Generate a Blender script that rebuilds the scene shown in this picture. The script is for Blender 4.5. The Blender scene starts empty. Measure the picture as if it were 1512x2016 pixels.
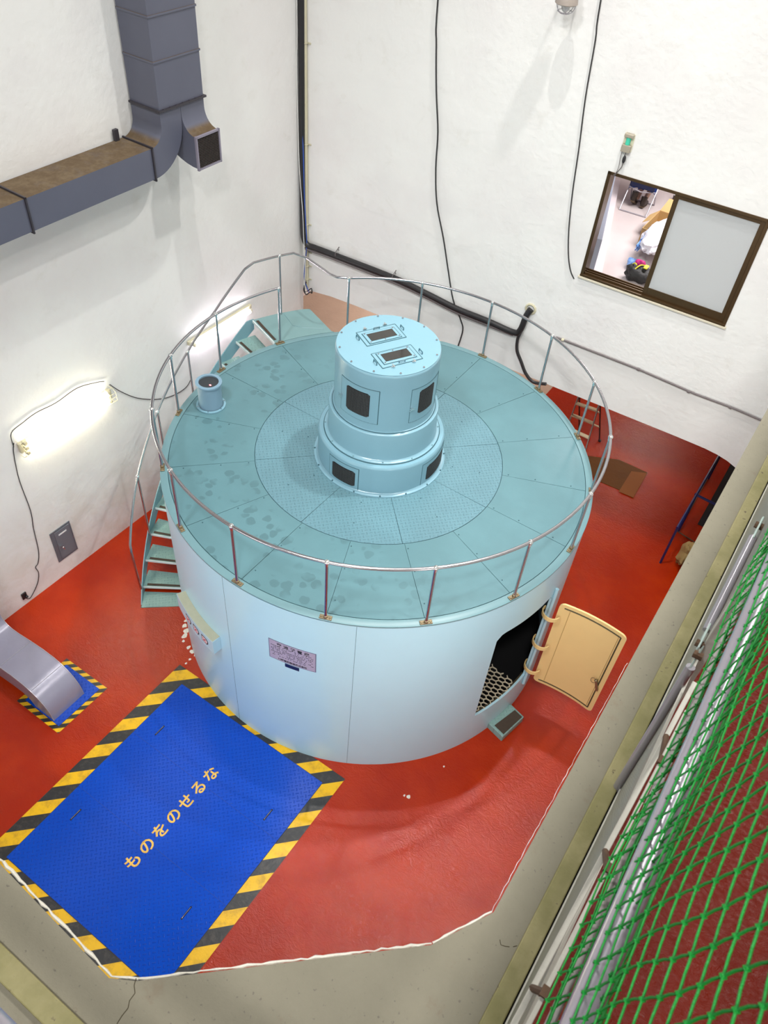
import bpy, bmesh, math, random
from mathutils import Vector, Matrix
random.seed(7)
PI = math.pi
R = math.radians
SC = bpy.context.scene
COL = SC.collection

# ---------------------------------------------------------------- camera
CO = Vector((3.9131, -6.5158, 9.8933))
CR = Vector((0.8271, 0.5590, 0.0681)).normalized()
CU = Vector((-0.4427, 0.5716, 0.6901))
CU = (CU - CU.dot(CR) * CR).normalized()
CW = -CR.cross(CU)                      # viewing direction
FPX = 1563.29
cam = bpy.data.cameras.new('camera')
camo = bpy.data.objects.new('camera', cam)
COL.objects.link(camo)
camo.matrix_world = Matrix(((CR.x, CU.x, -CW.x, CO.x), (CR.y, CU.y, -CW.y, CO.y), (CR.z, CU.z, -CW.z, CO.z), (0, 0, 0, 1)))
cam.sensor_fit = 'VERTICAL'
cam.sensor_height = 36.0
cam.lens = 36.0 * FPX / 2016.0
cam.clip_start = 0.02
cam.dof.use_dof = True
cam.dof.focus_distance = 10.0
cam.dof.aperture_fstop = 11.0
SC.camera = camo

# ---------------------------------------------------------------- view, world, lamps
SC.view_settings.view_transform = 'Standard'
SC.view_settings.look = 'None'
SC.view_settings.gamma = 1.0
SC.view_settings.use_curve_mapping = False
SC.view_settings.exposure = -0.62
W = bpy.data.worlds.new('world')
SC.world = W
W.use_nodes = True
W.node_tree.nodes['Background'].inputs[0].default_value = (0.93, 0.97, 1.0, 1)
W.node_tree.nodes['Background'].inputs[1].default_value = 0.25


def lamp(name, loc, to, size, power, color=(1, 1, 1), sy=None):
    l = bpy.data.lights.new(name, 'AREA')
    l.energy = power
    l.color = color
    l.shape = 'RECTANGLE' if sy else 'DISK'
    l.size = size
    if sy:
        l.size_y = sy
    if name == 'bay_or_fill_lamp':
        l.spread = math.radians(105 if loc[1] > -5 else 80)
    o = bpy.data.objects.new(name, l)
    COL.objects.link(o)
    o.location = loc
    d = Vector(to) - Vector(loc)
    o.rotation_euler = d.to_track_quat('-Z', 'Y').to_euler()
    return o


lamp('bay_or_fill_lamp', (0.0, 0.0, 16.5), (0, 0, 0), 0.18, 300, (1.0, 0.98, 0.95))
lamp('bay_or_fill_lamp', (1.75, 2.05, 13.0), (0.8, -0.8, 0), 0.3, 270, (1.0, 0.98, 0.96))
lamp('bay_or_fill_lamp', (5.7, -1.2, 14.0), (2.0, -3.0, 5), 0.7, 190, (1.0, 0.97, 0.93))
lamp('bay_or_fill_lamp', (0.3, -8.2, 15.8), (0.3, 2.2, 1.5), 1.8, 310, (0.96, 0.98, 1.0))  # added soft lamp behind the viewer, brightening facing walls and housing side
lamp('bay_or_fill_lamp', (4.6, -8.6, 15.0), (2.4, 3.4, 2.2), 1.0, 260, (1.0, 0.98, 0.96))  # added lamp lifting the back wall's lower right and the turret front
lamp('pit_fill_light', (3.85, 0.9, 4.8), (1.9, 3.5, 3.3), 0.9, 11, (1.0, 0.97, 0.95))  # added fill for the lower right of the back wall
# added fill lights out of view below the gallery edges, lifting the housing sides
lamp('pit_fill_light', (-0.9, -6.30, 3.0), (-0.5, 0, 1.6), 1.6, 46, (0.93, 0.97, 1.0), 0.14)
lamp('pit_fill_light', (2.5, -6.30, 3.0), (1.6, 0, 1.8), 1.6, 42, (0.93, 0.97, 1.0), 0.14)
lamp('pit_fill_light', (3.88, -3.4, 3.2), (0, -0.5, 2.2), 0.14, 34, (1.0, 0.97, 0.92), 1.6)
lamp('room_lamp', (1.6, 6.3, 6.35), (1.6, 6.3, 3.9), 1.6, 205, (1, 0.96, 0.97), 1.2)
lamp('basement_lamp', (1.57, 9.7, 2.95), (1.57, 9.7, 0), 0.8, 75, (1, 0.93, 0.8), 0.25)
lamp('basement_lamp', (1.55, 6.9, 3.1), (1.9, 5.9, 0), 0.5, 10, (1, 0.93, 0.8), 0.3)
lamp('basement_lamp', (-3.2, 7.5, 2.9), (-3.0, 7.5, 0), 0.8, 230, (1, 0.93, 0.85), 0.4)


# ---------------------------------------------------------------- measuring helpers (a sight line met with a real plane or drum of the place)
def ray(px, py):
    return CW + CR * ((px - 756) / FPX) - CU * ((py - 1008) / FPX)


def at_z(px, py, z):
    d = ray(px, py)
    return CO + d * ((z - CO.z) / d.z)


def at_plane(px, py, p0, n):
    d = ray(px, py)
    return CO + d * ((Vector(p0) - CO).dot(n) / d.dot(n))


def at_x(px, py, x):
    return at_plane(px, py, (x, 0, 0), Vector((1, 0, 0)))


def at_y(px, py, y):
    return at_plane(px, py, (0, y, 0), Vector((0, 1, 0)))


CORNER = Vector((-3.95, 3.46, 0))
LD = Vector((0.095, 6.9, 0)).normalized()
LN = Vector((LD.y, -LD.x, 0))            # left wall, normal into the hall
BD = Vector((7.81, 0.24, 0)).normalized()
BN = Vector((BD.y, -BD.x, 0))            # back wall, normal into the hall


def on_left(px, py, off=0.0):
    return at_plane(px, py, CORNER + LN * off, LN)


def on_back(px, py, off=0.0):
    return at_plane(px, py, CORNER + BN * off, BN)


def bw(s, z, off=0.0):
    return CORNER + BD * s + BN * off + Vector((0, 0, z))


def lw(s, z, off=0.0):                   # s measured from the corner towards the viewer
    return CORNER - LD * s + LN * off + Vector((0, 0, z))


def cyl(r, a, z, c=(0, 0)):
    return Vector((c[0] + r * math.cos(R(a)), c[1] + r * math.sin(R(a)), z))


# ---------------------------------------------------------------- materials
class NT:
    def __init__(s, name):
        s.m = bpy.data.materials.new(name)
        s.m.use_nodes = True
        s.t = s.m.node_tree
        s.b = s.t.nodes['Principled BSDF']

    def n(s, typ, **k):
        nd = s.t.nodes.new(typ)
        for a, v in k.items():
            setattr(nd, a, v)
        return nd

    def l(s, a, b):
        s.t.links.new(a, b)

    def pos(s):
        if not hasattr(s, '_p'):
            s._p = s.n('ShaderNodeNewGeometry')
        return s._p.outputs['Position']

    def val(s, sock, v):
        if isinstance(v, (int, float)):
            sock.default_value = v
        else:
            s.l(v, sock)

    def math(s, op, a, b=None, c=None):
        nd = s.n('ShaderNodeMath', operation=op)
        s.val(nd.inputs[0], a)
        if b is not None:
            s.val(nd.inputs[1], b)
        if c is not None:
            s.val(nd.inputs[2], c)
        return nd.outputs[0]

    def xyz(s):
        if not hasattr(s, '_x'):
            s._x = s.n('ShaderNodeSeparateXYZ')
            s.l(s.pos(), s._x.inputs[0])
        return s._x.outputs

    def noise(s, scale, detail=3, rough=0.5, dist=0.0, vec=None):
        nd = s.n('ShaderNodeTexNoise')
        nd.inputs['Scale'].default_value = scale
        nd.inputs['Detail'].default_value = detail
        nd.inputs['Roughness'].default_value = rough
        nd.inputs['Distortion'].default_value = dist
        s.l(vec or s.pos(), nd.inputs['Vector'])
        return nd.outputs['Fac']

    def ramp(s, fac, stops):
        nd = s.n('ShaderNodeValToRGB')
        e = nd.color_ramp.elements
        while len(e) < len(stops):
            e.new(0.5)
        for el, (p, c) in zip(e, stops):
            el.position = p
            el.color = (*c, 1) if len(c) == 3 else c
        s.l(fac, nd.inputs[0])
        return nd.outputs[0]

    def step(s, fac, a, b):
        nd = s.n('ShaderNodeMapRange', interpolation_type='SMOOTHSTEP')
        s.val(nd.inputs[0], fac)
        nd.inputs[1].default_value = a
        nd.inputs[2].default_value = b
        return nd.outputs[0]

    def mix(s, fac, a, b):
        nd = s.n('ShaderNodeMix', data_type='RGBA')
        s.val(nd.inputs[0], fac)
        for i, v in ((6, a), (7, b)):
            if isinstance(v, tuple):
                nd.inputs[i].default_value = (*v[:3], 1)
            else:
                s.l(v, nd.inputs[i])
        return nd.outputs[2]

    def bump(s, h, dist=0.01, strength=1.0, prev=None):
        nd = s.n('ShaderNodeBump')
        nd.inputs['Strength'].default_value = strength
        nd.inputs['Distance'].default_value = dist
        s.l(h, nd.inputs['Height'])
        if prev:
            s.l(prev, nd.inputs['Normal'])
        return nd.outputs[0]

    def set(s, **k):
        names = dict(base='Base Color', rough='Roughness', metal='Metallic', normal='Normal', emit='Emission Color', es='Emission Strength',
                     trans='Transmission Weight', alpha='Alpha', coat='Coat Weight', ior='IOR', spec='Specular IOR Level', coatr='Coat Roughness')
        for a, v in k.items():
            i = s.b.inputs[names[a]]
            if isinstance(v, tuple):
                i.default_value = (*v[:3], 1)
            elif isinstance(v, (int, float)):
                i.default_value = v
            else:
                s.l(v, i)
        return s


def plain(name, col, rough=0.5, metal=0.0, var=0.0, vs=6.0, bump=0.0, bs=40.0, **k):
    s = NT(name)
    s.set(base=col, rough=rough, metal=metal, **k)
    if var:
        f = s.noise(vs, 4, 0.6)
        s.set(base=s.mix(f, tuple(c * (1 - var) for c in col), tuple(min(1, c * (1 + var)) for c in col)))
    if bump:
        s.set(normal=s.bump(s.noise(bs, 3), bump))
    return s.m


def diamond_height(s, cell):
    x, y, z = s.xyz()[0], s.xyz()[1], s.xyz()[2]
    u = s.math('MULTIPLY', s.math('ADD', x, y), 0.7071 / cell)
    v = s.math('MULTIPLY', s.math('SUBTRACT', x, y), 0.7071 / cell)
    fu, fv = s.math('SUBTRACT', s.math('FRACT', u), 0.5), s.math('SUBTRACT', s.math('FRACT', v), 0.5)
    par = s.math('ABSOLUTE', s.math('MODULO', s.math('ADD', s.math('FLOOR', u), s.math('FLOOR', v)), 2))
    par = s.math('GREATER_THAN', par, 0.5)
    inv = s.math('SUBTRACT', 1.0, par)
    a = s.math('ADD', s.math('MULTIPLY', fu, inv), s.math('MULTIPLY', fv, par))
    b = s.math('ADD', s.math('MULTIPLY', fv, inv), s.math('MULTIPLY', fu, par))
    d = s.math('ADD', s.math('POWER', s.math('MULTIPLY', a, 2.2), 2), s.math('POWER', s.math('MULTIPLY', b, 7.0), 2))
    return s.step(d, 1.0, 0.2)


M = {}


def wall_mat():
    s = NT('painted_plaster')
    a = s.noise(0.55, 5, 0.6)
    b = s.noise(3.0, 6, 0.65, 0.4)
    c = s.mix(s.step(a, 0.42, 0.66), (0.79, 0.785, 0.755), (0.75, 0.73, 0.71))
    c = s.mix(s.math('MULTIPLY', s.step(b, 0.56, 0.74), 0.20), c, (0.58, 0.55, 0.47))
    low = s.math('MULTIPLY', s.step(s.xyz()[2], 2.2, 0.0), s.step(s.noise(1.7, 5, 0.6, 0.5), 0.40, 0.62))
    c = s.mix(s.math('MULTIPLY', low, 0.45), c, (0.60, 0.53, 0.42))
    n = s.bump(s.noise(1.6, 3), 0.03, 0.5)
    n = s.bump(s.noise(14, 4), 0.006, 0.8, n)
    s.set(base=c, rough=0.55, normal=n)
    return s.m


M['wall'] = wall_mat()


def floor_mat(name='red_floor_paint', kk=1.0):
    s = NT(name)
    mp = s.n('ShaderNodeMapping')
    mp.inputs['Rotation'].default_value = (0, 0, 0.5)
    mp.inputs['Scale'].default_value = (1, 1.5, 1)
    s.l(s.pos(), mp.inputs[0])
    a = s.noise(0.8, 5, 0.6)
    c = s.mix(s.step(a, 0.35, 0.7), (0.33, 0.017, 0.0010), (0.42, 0.029, 0.0018))
    w = s.noise(9, 6, 0.65, 0.6)
    c = s.mix(s.math('MULTIPLY', s.step(w, 0.66, 0.76), 0.30), c, (0.55, 0.10, 0.04))
    h1 = s.noise(7.5, 4, 0.62, 1.2, mp.outputs[0])
    h2 = s.noise(38, 5, 0.65, 0.8, mp.outputs[0])
    n = s.bump(h1, 0.018, 0.45)
    n = s.bump(h2, 0.0045, 0.7, n)
    rr = s.ramp(s.noise(1.1, 3), [(0.3, (0.09,) * 3), (0.7, (0.17,) * 3)])
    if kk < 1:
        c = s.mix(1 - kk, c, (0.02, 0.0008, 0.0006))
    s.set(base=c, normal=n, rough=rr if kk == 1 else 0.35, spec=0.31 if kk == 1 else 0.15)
    return s.m


M['floor'] = floor_mat()
M['floor_dimmed'] = floor_mat('dimmed_red_paint', 0.28)  # dim gallery light put into a darkened copy of the floor paint


def deck_mat(name, base, dia=False, spots=True, rough=0.34):
    s = NT(name)
    c = s.mix(s.step(s.noise(1.3, 5, 0.6), 0.35, 0.7), tuple(x * 0.94 for x in base), tuple(min(1, x * 1.07) for x in base))
    if spots:
        vo = s.n('ShaderNodeTexVoronoi')
        vo.inputs['Scale'].default_value = 7.0
        vo.inputs['Randomness'].default_value = 1.0
        nz = s.n('ShaderNodeTexNoise')
        nz.inputs['Scale'].default_value = 7
        s.l(s.pos(), nz.inputs[0])
        mv = s.n('ShaderNodeVectorMath', operation='MULTIPLY_ADD')
        s.l(nz.outputs['Color'], mv.inputs[0])
        mv.inputs[1].default_value = (0.09, 0.09, 0.0)
        s.l(s.pos(), mv.inputs[2])
        s.l(mv.outputs[0], vo.inputs['Vector'])
        f = s.step(vo.outputs['Distance'], 0.44, 0.36)
        x, y = s.xyz()[0], s.xyz()[1]
        side = s.step(s.math('ADD', s.math('MULTIPLY', x, -0.6), s.math('MULTIPLY', y, -0.8)), -0.6, 1.2)
        patch = s.math('MULTIPLY', s.step(s.noise(1.9, 3, 0.55), 0.47, 0.56), side)
        c = s.mix(s.math('MULTIPLY', s.math('MULTIPLY', f, patch), 0.75), c, tuple(x * 0.72 for x in base))
    k = dict(base=c, rough=rough)
    if dia:
        k['normal'] = s.bump(diamond_height(s, 0.048), 0.006, 0.9)
    else:
        k['normal'] = s.bump(s.noise(60, 3), 0.0008, 0.6)
    s.set(**k)
    return s.m


M['deck'] = deck_mat('teal_deck_paint', (0.106, 0.222, 0.248))
M['tread'] = deck_mat('teal_tread_plate', (0.122, 0.245, 0.288), True, False, 0.32)
M['paint'] = plain('pale_teal_paint', (0.46, 0.70, 0.80), 0.30, 0, 0.05, 1.2, 0.0006, 50)
M['turret'] = plain('teal_machine_paint', (0.195, 0.36, 0.435), 0.26, 0, 0.04, 2.0, 0.0006, 50)
M['rim'] = plain('teal_rim_paint', (0.145, 0.27, 0.295), 0.35, 0, 0.06, 5)
M['seam'] = plain('dark_seam', (0.03, 0.09, 0.11), 0.6)
M['stair'] = deck_mat('pale_green_plate', (0.22, 0.36, 0.335), True, False, 0.42)
M['stringer'] = plain('stringer_paint', (0.19, 0.35, 0.40), 0.38, 0, 0.08, 4)
M['nosing'] = plain('white_edge_paint', (0.70, 0.76, 0.76), 0.4)
M['grit'] = plain('brown_grip_strip', (0.055, 0.038, 0.026), 0.9, 0, 0.2, 30, 0.002, 200)
M['steel'] = plain('polished_pipe', (0.50, 0.48, 0.50), 0.22, 1.0, 0.06, 8)
M['chrome'] = plain('bright_joint', (0.86, 0.86, 0.86), 0.12, 1.0)
M['brass'] = plain('tarnished_flange', (0.30, 0.24, 0.15), 0.42, 0.8, 0.25, 40)
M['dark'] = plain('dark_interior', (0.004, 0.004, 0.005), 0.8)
M['black'] = plain('black_rubber', (0.014, 0.013, 0.014), 0.45)
M['cable'] = plain('black_cable', (0.02, 0.019, 0.02), 0.4)
M['blue_cable'] = plain('blue_cable', (0.03, 0.08, 0.35), 0.4)
M['white_cable'] = plain('white_cable', (0.7, 0.7, 0.66), 0.4)
M['cream'] = plain('cream_conduit', (0.55, 0.51, 0.36), 0.4, 0, 0.08, 5)
M['grey_conduit'] = plain('brown_grey_conduit', (0.16, 0.14, 0.14), 0.4, 0.3, 0.2, 5)
M['yellow_door'] = plain('cream_yellow_enamel', (0.86, 0.62, 0.27), 0.38, 0, 0.06, 2.5)
M['gasket'] = plain('dark_gasket', (0.06, 0.045, 0.02), 0.7)
M['grating'] = plain('galvanised_mesh', (0.72, 0.64, 0.48), 0.45, 0.0, 0.3, 15)
M['sheet_grey'] = plain('grey_enamel_box', (0.13, 0.15, 0.175), 0.4, 0.1, 0.08, 12)
M['white'] = plain('white_enamel', (0.80, 0.80, 0.80), 0.35)
M['green_plastic'] = plain('green_plastic', (0.05, 0.55, 0.36), 0.4)
M['navy'] = plain('navy_label', (0.006, 0.012, 0.06), 0.4)
M['bronze'] = plain('bronze_window_frame', (0.075, 0.042, 0.016), 0.34, 0.55, 0.12, 10)
M['red_mark'] = plain('red_mark', (0.5, 0.02, 0.04), 0.5)
M['pipe_blue'] = plain('dark_blue_pipe', (0.006, 0.014, 0.09), 0.35)
M['plank'] = plain('brown_steel_plate', (0.13, 0.045, 0.006), 0.5, 0.0, 0.2, 4, 0.003, 12, spec=0.2)
M['kraft'] = plain('cardboard', (0.52, 0.34, 0.14), 0.8, 0, 0.06, 6)
M['poly'] = plain('white_plastic_bag', (0.72, 0.73, 0.78), 0.35, 0, 0, 5, 0.02, 14)
M['poly_blue'] = plain('pale_blue_plastic', (0.20, 0.40, 0.80), 0.35)
M['magenta'] = plain('magenta_cloth', (0.5, 0.02, 0.18), 0.6)
M['yellow'] = plain('yellow_strap', (0.75, 0.7, 0.05), 0.6)
M['bag_black'] = plain('black_nylon', (0.012, 0.013, 0.012), 0.6, 0, 0, 5, 0.01, 20)
M['cloth_navy'] = plain('navy_cloth', (0.006, 0.010, 0.045), 0.85, 0, 0.2, 20, 0.004, 60)
M['cloth_blue'] = plain('blue_cloth', (0.01, 0.05, 0.30), 0.8, 0, 0.15, 20)
M['boot'] = plain('dark_leather', (0.028, 0.018, 0.011), 0.45, 0, 0.2, 20)
M['sole'] = plain('brown_rubber_sole', (0.10, 0.065, 0.035), 0.7)
M['skin'] = plain('skin', (0.55, 0.34, 0.24), 0.5)
M['hair'] = plain('black_hair', (0.01, 0.008, 0.007), 0.5)
M['room_wall'] = plain('pale_room_paint', (0.78, 0.70, 0.70), 0.6, 0, 0.03, 3)
M['room_floor'] = plain('pale_vinyl_floor', (0.60, 0.535, 0.515), 0.4, 0, 0.06, 4)
M['locker'] = plain('blue_grey_locker', (0.27, 0.30, 0.36), 0.35)
M['paper'] = plain('brown_paper', (0.30, 0.20, 0.07), 0.8, 0, 0.35, 12)
M['beige_floor'] = plain('bare_screed', (0.47, 0.345, 0.27), 0.7, 0, 0.12, 3, 0.004, 20)
M['mesh_screen'] = plain('charcoal_screen', (0.03, 0.035, 0.04), 0.6)
M['alu'] = plain('ladder_aluminium', (0.46, 0.42, 0.38), 0.35, 0.8)
M['step_cream'] = plain('cream_step', (0.72, 0.66, 0.45), 0.5)
M['bar'] = plain('chalky_white_bar', (0.58, 0.56, 0.48), 0.5, 0, 0.18, 14, 0.001, 60)
M['flat_bar'] = plain('pale_handrail_bar', (0.62, 0.56, 0.53), 0.45, 0, 0.1, 10)
M['net'] = plain('green_net_cord', (0.004, 0.27, 0.03), 0.5, 0, 0.25, 25, 0.002, 400)
M['rail_pipe'] = plain('grey_lilac_pipe', (0.46, 0.43, 0.48), 0.28, 0.55, 0.08, 6)
M['gas_pipe'] = plain('galvanised_brace', (0.40, 0.38, 0.41), 0.28, 0.3, 0.1, 10)
M['mint'] = plain('mint_clip', (0.60, 0.74, 0.67), 0.45)
M['rust'] = plain('rusty_bolt', (0.14, 0.08, 0.045), 0.7, 0.3, 0.3, 60)


def emit(name, col, st):
    s = NT(name)
    s.set(base=(0.9, 0.9, 0.9), emit=col, es=st)
    return s.m


M['tube_warm'] = emit('warm_fluorescent', (1.0, 0.93, 0.72), 65.0)
M['tube_pink'] = emit('cool_fluorescent', (1.0, 0.90, 1.0), 42.0)
M['red_led'] = emit('red_led', (1.0, 0.02, 0.05), 4.0)


def glass(name, tint=(1, 1, 1), rough=0.0):
    s = NT(name)
    s.set(base=tint, rough=rough, trans=1.0, ior=1.45)
    return s.m


M['dark_glass'] = plain('smoked_window', (0.03, 0.028, 0.025), 0.06, 0, 0.5, 12, spec=0.7)


def frosted():
    s = NT('frosted_glass')
    s.set(base=(0.76, 0.78, 0.78), rough=0.45, trans=0.5, ior=1.3)
    return s.m


M['frosted'] = frosted()


def hazard(name, per, phase, worn=True, fine=False):
    s = NT(name)
    x, y = s.xyz()[0], s.xyz()[1]
    c = s.math('SUBTRACT', y, x)
    f = s.math('FRACT', s.math('DIVIDE', s.math('ADD', c, phase), per))
    g = s.math('GREATER_THAN', f, 0.5)
    ye = s.mix(s.step(s.noise(7, 5, 0.65), 0.42, 0.68), (0.80, 0.46, 0.004), (0.58, 0.32, 0.01))
    bk = s.mix(s.step(s.noise(14, 5, 0.65), 0.45, 0.75), (0.022, 0.022, 0.022), (0.06, 0.052, 0.045))
    s.set(base=s.mix(g, bk, ye), rough=0.38, normal=s.bump(s.noise(25, 3), 0.003, 0.6))
    return s.m


M['hazard'] = hazard('hazard_stripes', 0.47, 1.70 + 0.47 * 30)
M['hazard_small'] = hazard('small_hazard_stripes', 0.165, 0.03 + 0.165 * 90)


def blue_plate():
    s = NT('blue_tread_plate')
    c = s.mix(s.noise(1.5, 4), (0.0003, 0.050, 0.42), (0.0006, 0.068, 0.52))
    s.set(base=c, rough=0.19, spec=0.45, normal=s.bump(diamond_height(s, 0.052), 0.007, 1.0))
    return s.m


M['blue_plate'] = blue_plate()
M['yellow_letter'] = plain('yellow_stencil_paint', (0.85, 0.52, 0.10), 0.5, 0, 0.15, 40)
M['letter_black'] = plain('engraved_black', (0.02, 0.02, 0.03), 0.5)
M['plate_metal'] = plain('lilac_nameplate', (0.52, 0.45, 0.53), 0.35, 0.3, 0.05, 8)
M['plate_edge'] = plain('nameplate_border', (0.20, 0.20, 0.28), 0.35, 0.3)


def duct_mat():
    s = NT('grey_duct_sheet')
    gn = s.n('ShaderNodeNewGeometry')
    sp = s.n('ShaderNodeSeparateXYZ')
    s.l(gn.outputs['Normal'], sp.inputs[0])
    up = s.step(sp.outputs[2], 0.55, 0.85)
    dust = s.math('MULTIPLY', up, s.ramp(s.noise(5, 5, 0.7), [(0.25, (0.75,) * 3), (0.5, (1.0,) * 3)]))
    g = s.mix(s.noise(1.5, 4), (0.085, 0.09, 0.125), (0.11, 0.115, 0.155))
    d = s.mix(s.step(s.noise(7, 5, 0.7), 0.35, 0.75), (0.095, 0.06, 0.028), (0.15, 0.105, 0.058))
    s.set(base=s.mix(dust, g, d), rough=s.math('MULTIPLY_ADD', dust, 0.4, 0.42), normal=s.bump(s.noise(2.2, 2), 0.02, 0.4))
    return s.m


M['duct'] = duct_mat()
M['duct_seam'] = plain('dark_duct_flange', (0.055, 0.05, 0.06), 0.5, 0.4)
M['floor_duct'] = plain('pale_grey_duct', (0.27, 0.26, 0.33), 0.28, 0.1, 0.08, 3, 0.01, 3)


def slab_mat():
    s = NT('worn_concrete')
    c = s.mix(s.noise(2.5, 6, 0.7), (0.185, 0.17, 0.12), (0.285, 0.26, 0.19))
    c = s.mix(s.math('MULTIPLY', s.step(s.noise(9, 5, 0.7), 0.58, 0.72), 0.45), c, (0.20, 0.15, 0.10))
    c = s.mix(s.step(s.noise(70, 2, 0.5), 0.66, 0.74), c, (0.16, 0.14, 0.11))
    s.set(base=c, rough=0.75, normal=s.bump(s.noise(35, 5, 0.7), 0.004, 0.9))
    return s.m


M['slab'] = slab_mat()


def kerb_mat():
    s = NT('mossy_painted_kerb')
    c = s.mix(s.step(s.noise(5, 5, 0.65), 0.35, 0.7), (0.23, 0.21, 0.08), (0.34, 0.30, 0.14))
    c = s.mix(s.step(s.noise(40, 3, 0.5), 0.66, 0.75), c, (0.12, 0.09, 0.05))
    s.set(base=c, rough=0.6, normal=s.bump(s.noise(50, 4), 0.003, 0.7))
    return s.m


M['kerb'] = kerb_mat()
M['chip'] = plain('pale_plaster_lip', (0.72, 0.68, 0.58), 0.7, 0, 0.1, 20, 0.01, 40)


# ---------------------------------------------------------------- mesh builder
class B:
    def __init__(s):
        s.bm = bmesh.new()

    def face(s, vs):
        try:
            return s.bm.faces.new(vs)
        except ValueError:
            return None

    def hexa(s, p):                      # 8 points: bottom 4, top 4
        v = [s.bm.verts.new(q) for q in p]
        for f in ((3, 2, 1, 0), (4, 5, 6, 7), (0, 1, 5, 4), (1, 2, 6, 5), (2, 3, 7, 6), (3, 0, 4, 7)):
            s.face([v[i] for i in f])
        return s

    def box(s, c, size, ax=(1, 0, 0), ay=None, az=(0, 0, 1)):
        ax = Vector(ax).normalized()
        az = Vector(az).normalized()
        ay = Vector(ay).normalized() if ay is not None else az.cross(ax).normalized()
        c = Vector(c)
        hx, hy, hz = ax * size[0] / 2, ay * size[1] / 2, az * size[2] / 2
        return s.hexa([c - hx - hy - hz, c + hx - hy - hz, c + hx + hy - hz, c - hx + hy - hz,
                       c - hx - hy + hz, c + hx - hy + hz, c + hx + hy + hz, c - hx + hy + hz])

    def bar(s, a, b, w, h, up=(0, 0, 1)):
        a, b = Vector(a), Vector(b)
        d = (b - a).normalized()
        u = Vector(up)
        side = d.cross(u)
        if side.length < 1e-4:
            side = d.cross(Vector((1, 0, 0)))
        side.normalize()
        u2 = side.cross(d)
        return s.box((a + b) / 2, ((b - a).length, w, h), d, side, u2)

    def tube(s, pts, r, seg=8, closed=False, cap=True):
        pts = [Vector(p) for p in pts]
        n = len(pts)
        rs = r if isinstance(r, (list, tuple)) else [r] * n
        rings = []
        prev = None
        for i, p in enumerate(pts):
            if closed:
                d = pts[(i + 1) % n] - pts[i - 1]
            else:
                d = pts[min(i + 1, n - 1)] - pts[max(i - 1, 0)]
            d.normalize()
            if prev is None:
                up = Vector((0, 0, 1)) if abs(d.z) < 0.9 else Vector((1, 0, 0))
                e = d.cross(up).normalized()
            else:
                e = (prev - d * prev.dot(d)).normalized()
            prev = e
            f = d.cross(e)
            rings.append([s.bm.verts.new(p + e * rs[i] * math.cos(2 * PI * k / seg) + f * rs[i] * math.sin(2 * PI * k / seg)) for k in range(seg)])
        for i in range(n if closed else n - 1):
            a, b = rings[i], rings[(i + 1) % n]
            for k in range(seg):
                s.face([a[k], a[(k + 1) % seg], b[(k + 1) % seg], b[k]])
        if cap and not closed:
            s.face(rings[0][::-1])
            s.face(rings[-1])
        return s

    def lathe(s, prof, c=(0, 0), seg=96, a0=0, a1=360):
        full = abs(a1 - a0) >= 359.9
        n = seg if full else seg + 1
        cols = []
        for k in range(n):
            a = a0 + (a1 - a0) * k / seg
            cols.append([s.bm.verts.new(cyl(r, a, z, c)) for r, z in prof])
        for k in range(seg):
            A, Bc = cols[k], cols[(k + 1) % n]
            for j in range(len(prof) - 1):
                s.face([A[j], Bc[j], Bc[j + 1], A[j + 1]])
        s.bm.verts.ensure_lookup_table()
        return s

    def sector(s, r0, r1, a0, a1, z0, z1, seg=8, c=(0, 0)):  # closed annular slab
        cols = []
        for k in range(seg + 1):
            a = a0 + (a1 - a0) * k / seg
            cols.append([s.bm.verts.new(cyl(r, a, z, c)) for r, z in ((r0, z0), (r1, z0), (r1, z1), (r0, z1))])
        for k in range(seg):
            A, Bc = cols[k], cols[k + 1]
            for j in range(4):
                s.face([A[j], Bc[j], Bc[(j + 1) % 4], A[(j + 1) % 4]])
        s.face(cols[0])
        s.face(cols[-1][::-1])
        return s

    def prism(s, pts, off):              # polygon extruded by a vector
        off = Vector(off)
        a = [s.bm.verts.new(Vector(p)) for p in pts]
        b = [s.bm.verts.new(Vector(p) + off) for p in pts]
        s.face(a[::-1])
        s.face(b)
        for i in range(len(pts)):
            j = (i + 1) % len(pts)
            s.face([a[i], a[j], b[j], b[i]])
        return s

    def ball(s, c, r, sc=(1, 1, 1), u=12, v=8):
        m = Matrix.Translation(Vector(c)) @ Matrix.Diagonal((r * sc[0], r * sc[1], r * sc[2], 1))
        bmesh.ops.create_uvsphere(s.bm, u_segments=u, v_segments=v, radius=1, matrix=m)
        return s

    def cylinder(s, a, b, r, seg=20):
        return s.tube([a, b], r, seg)


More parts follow.
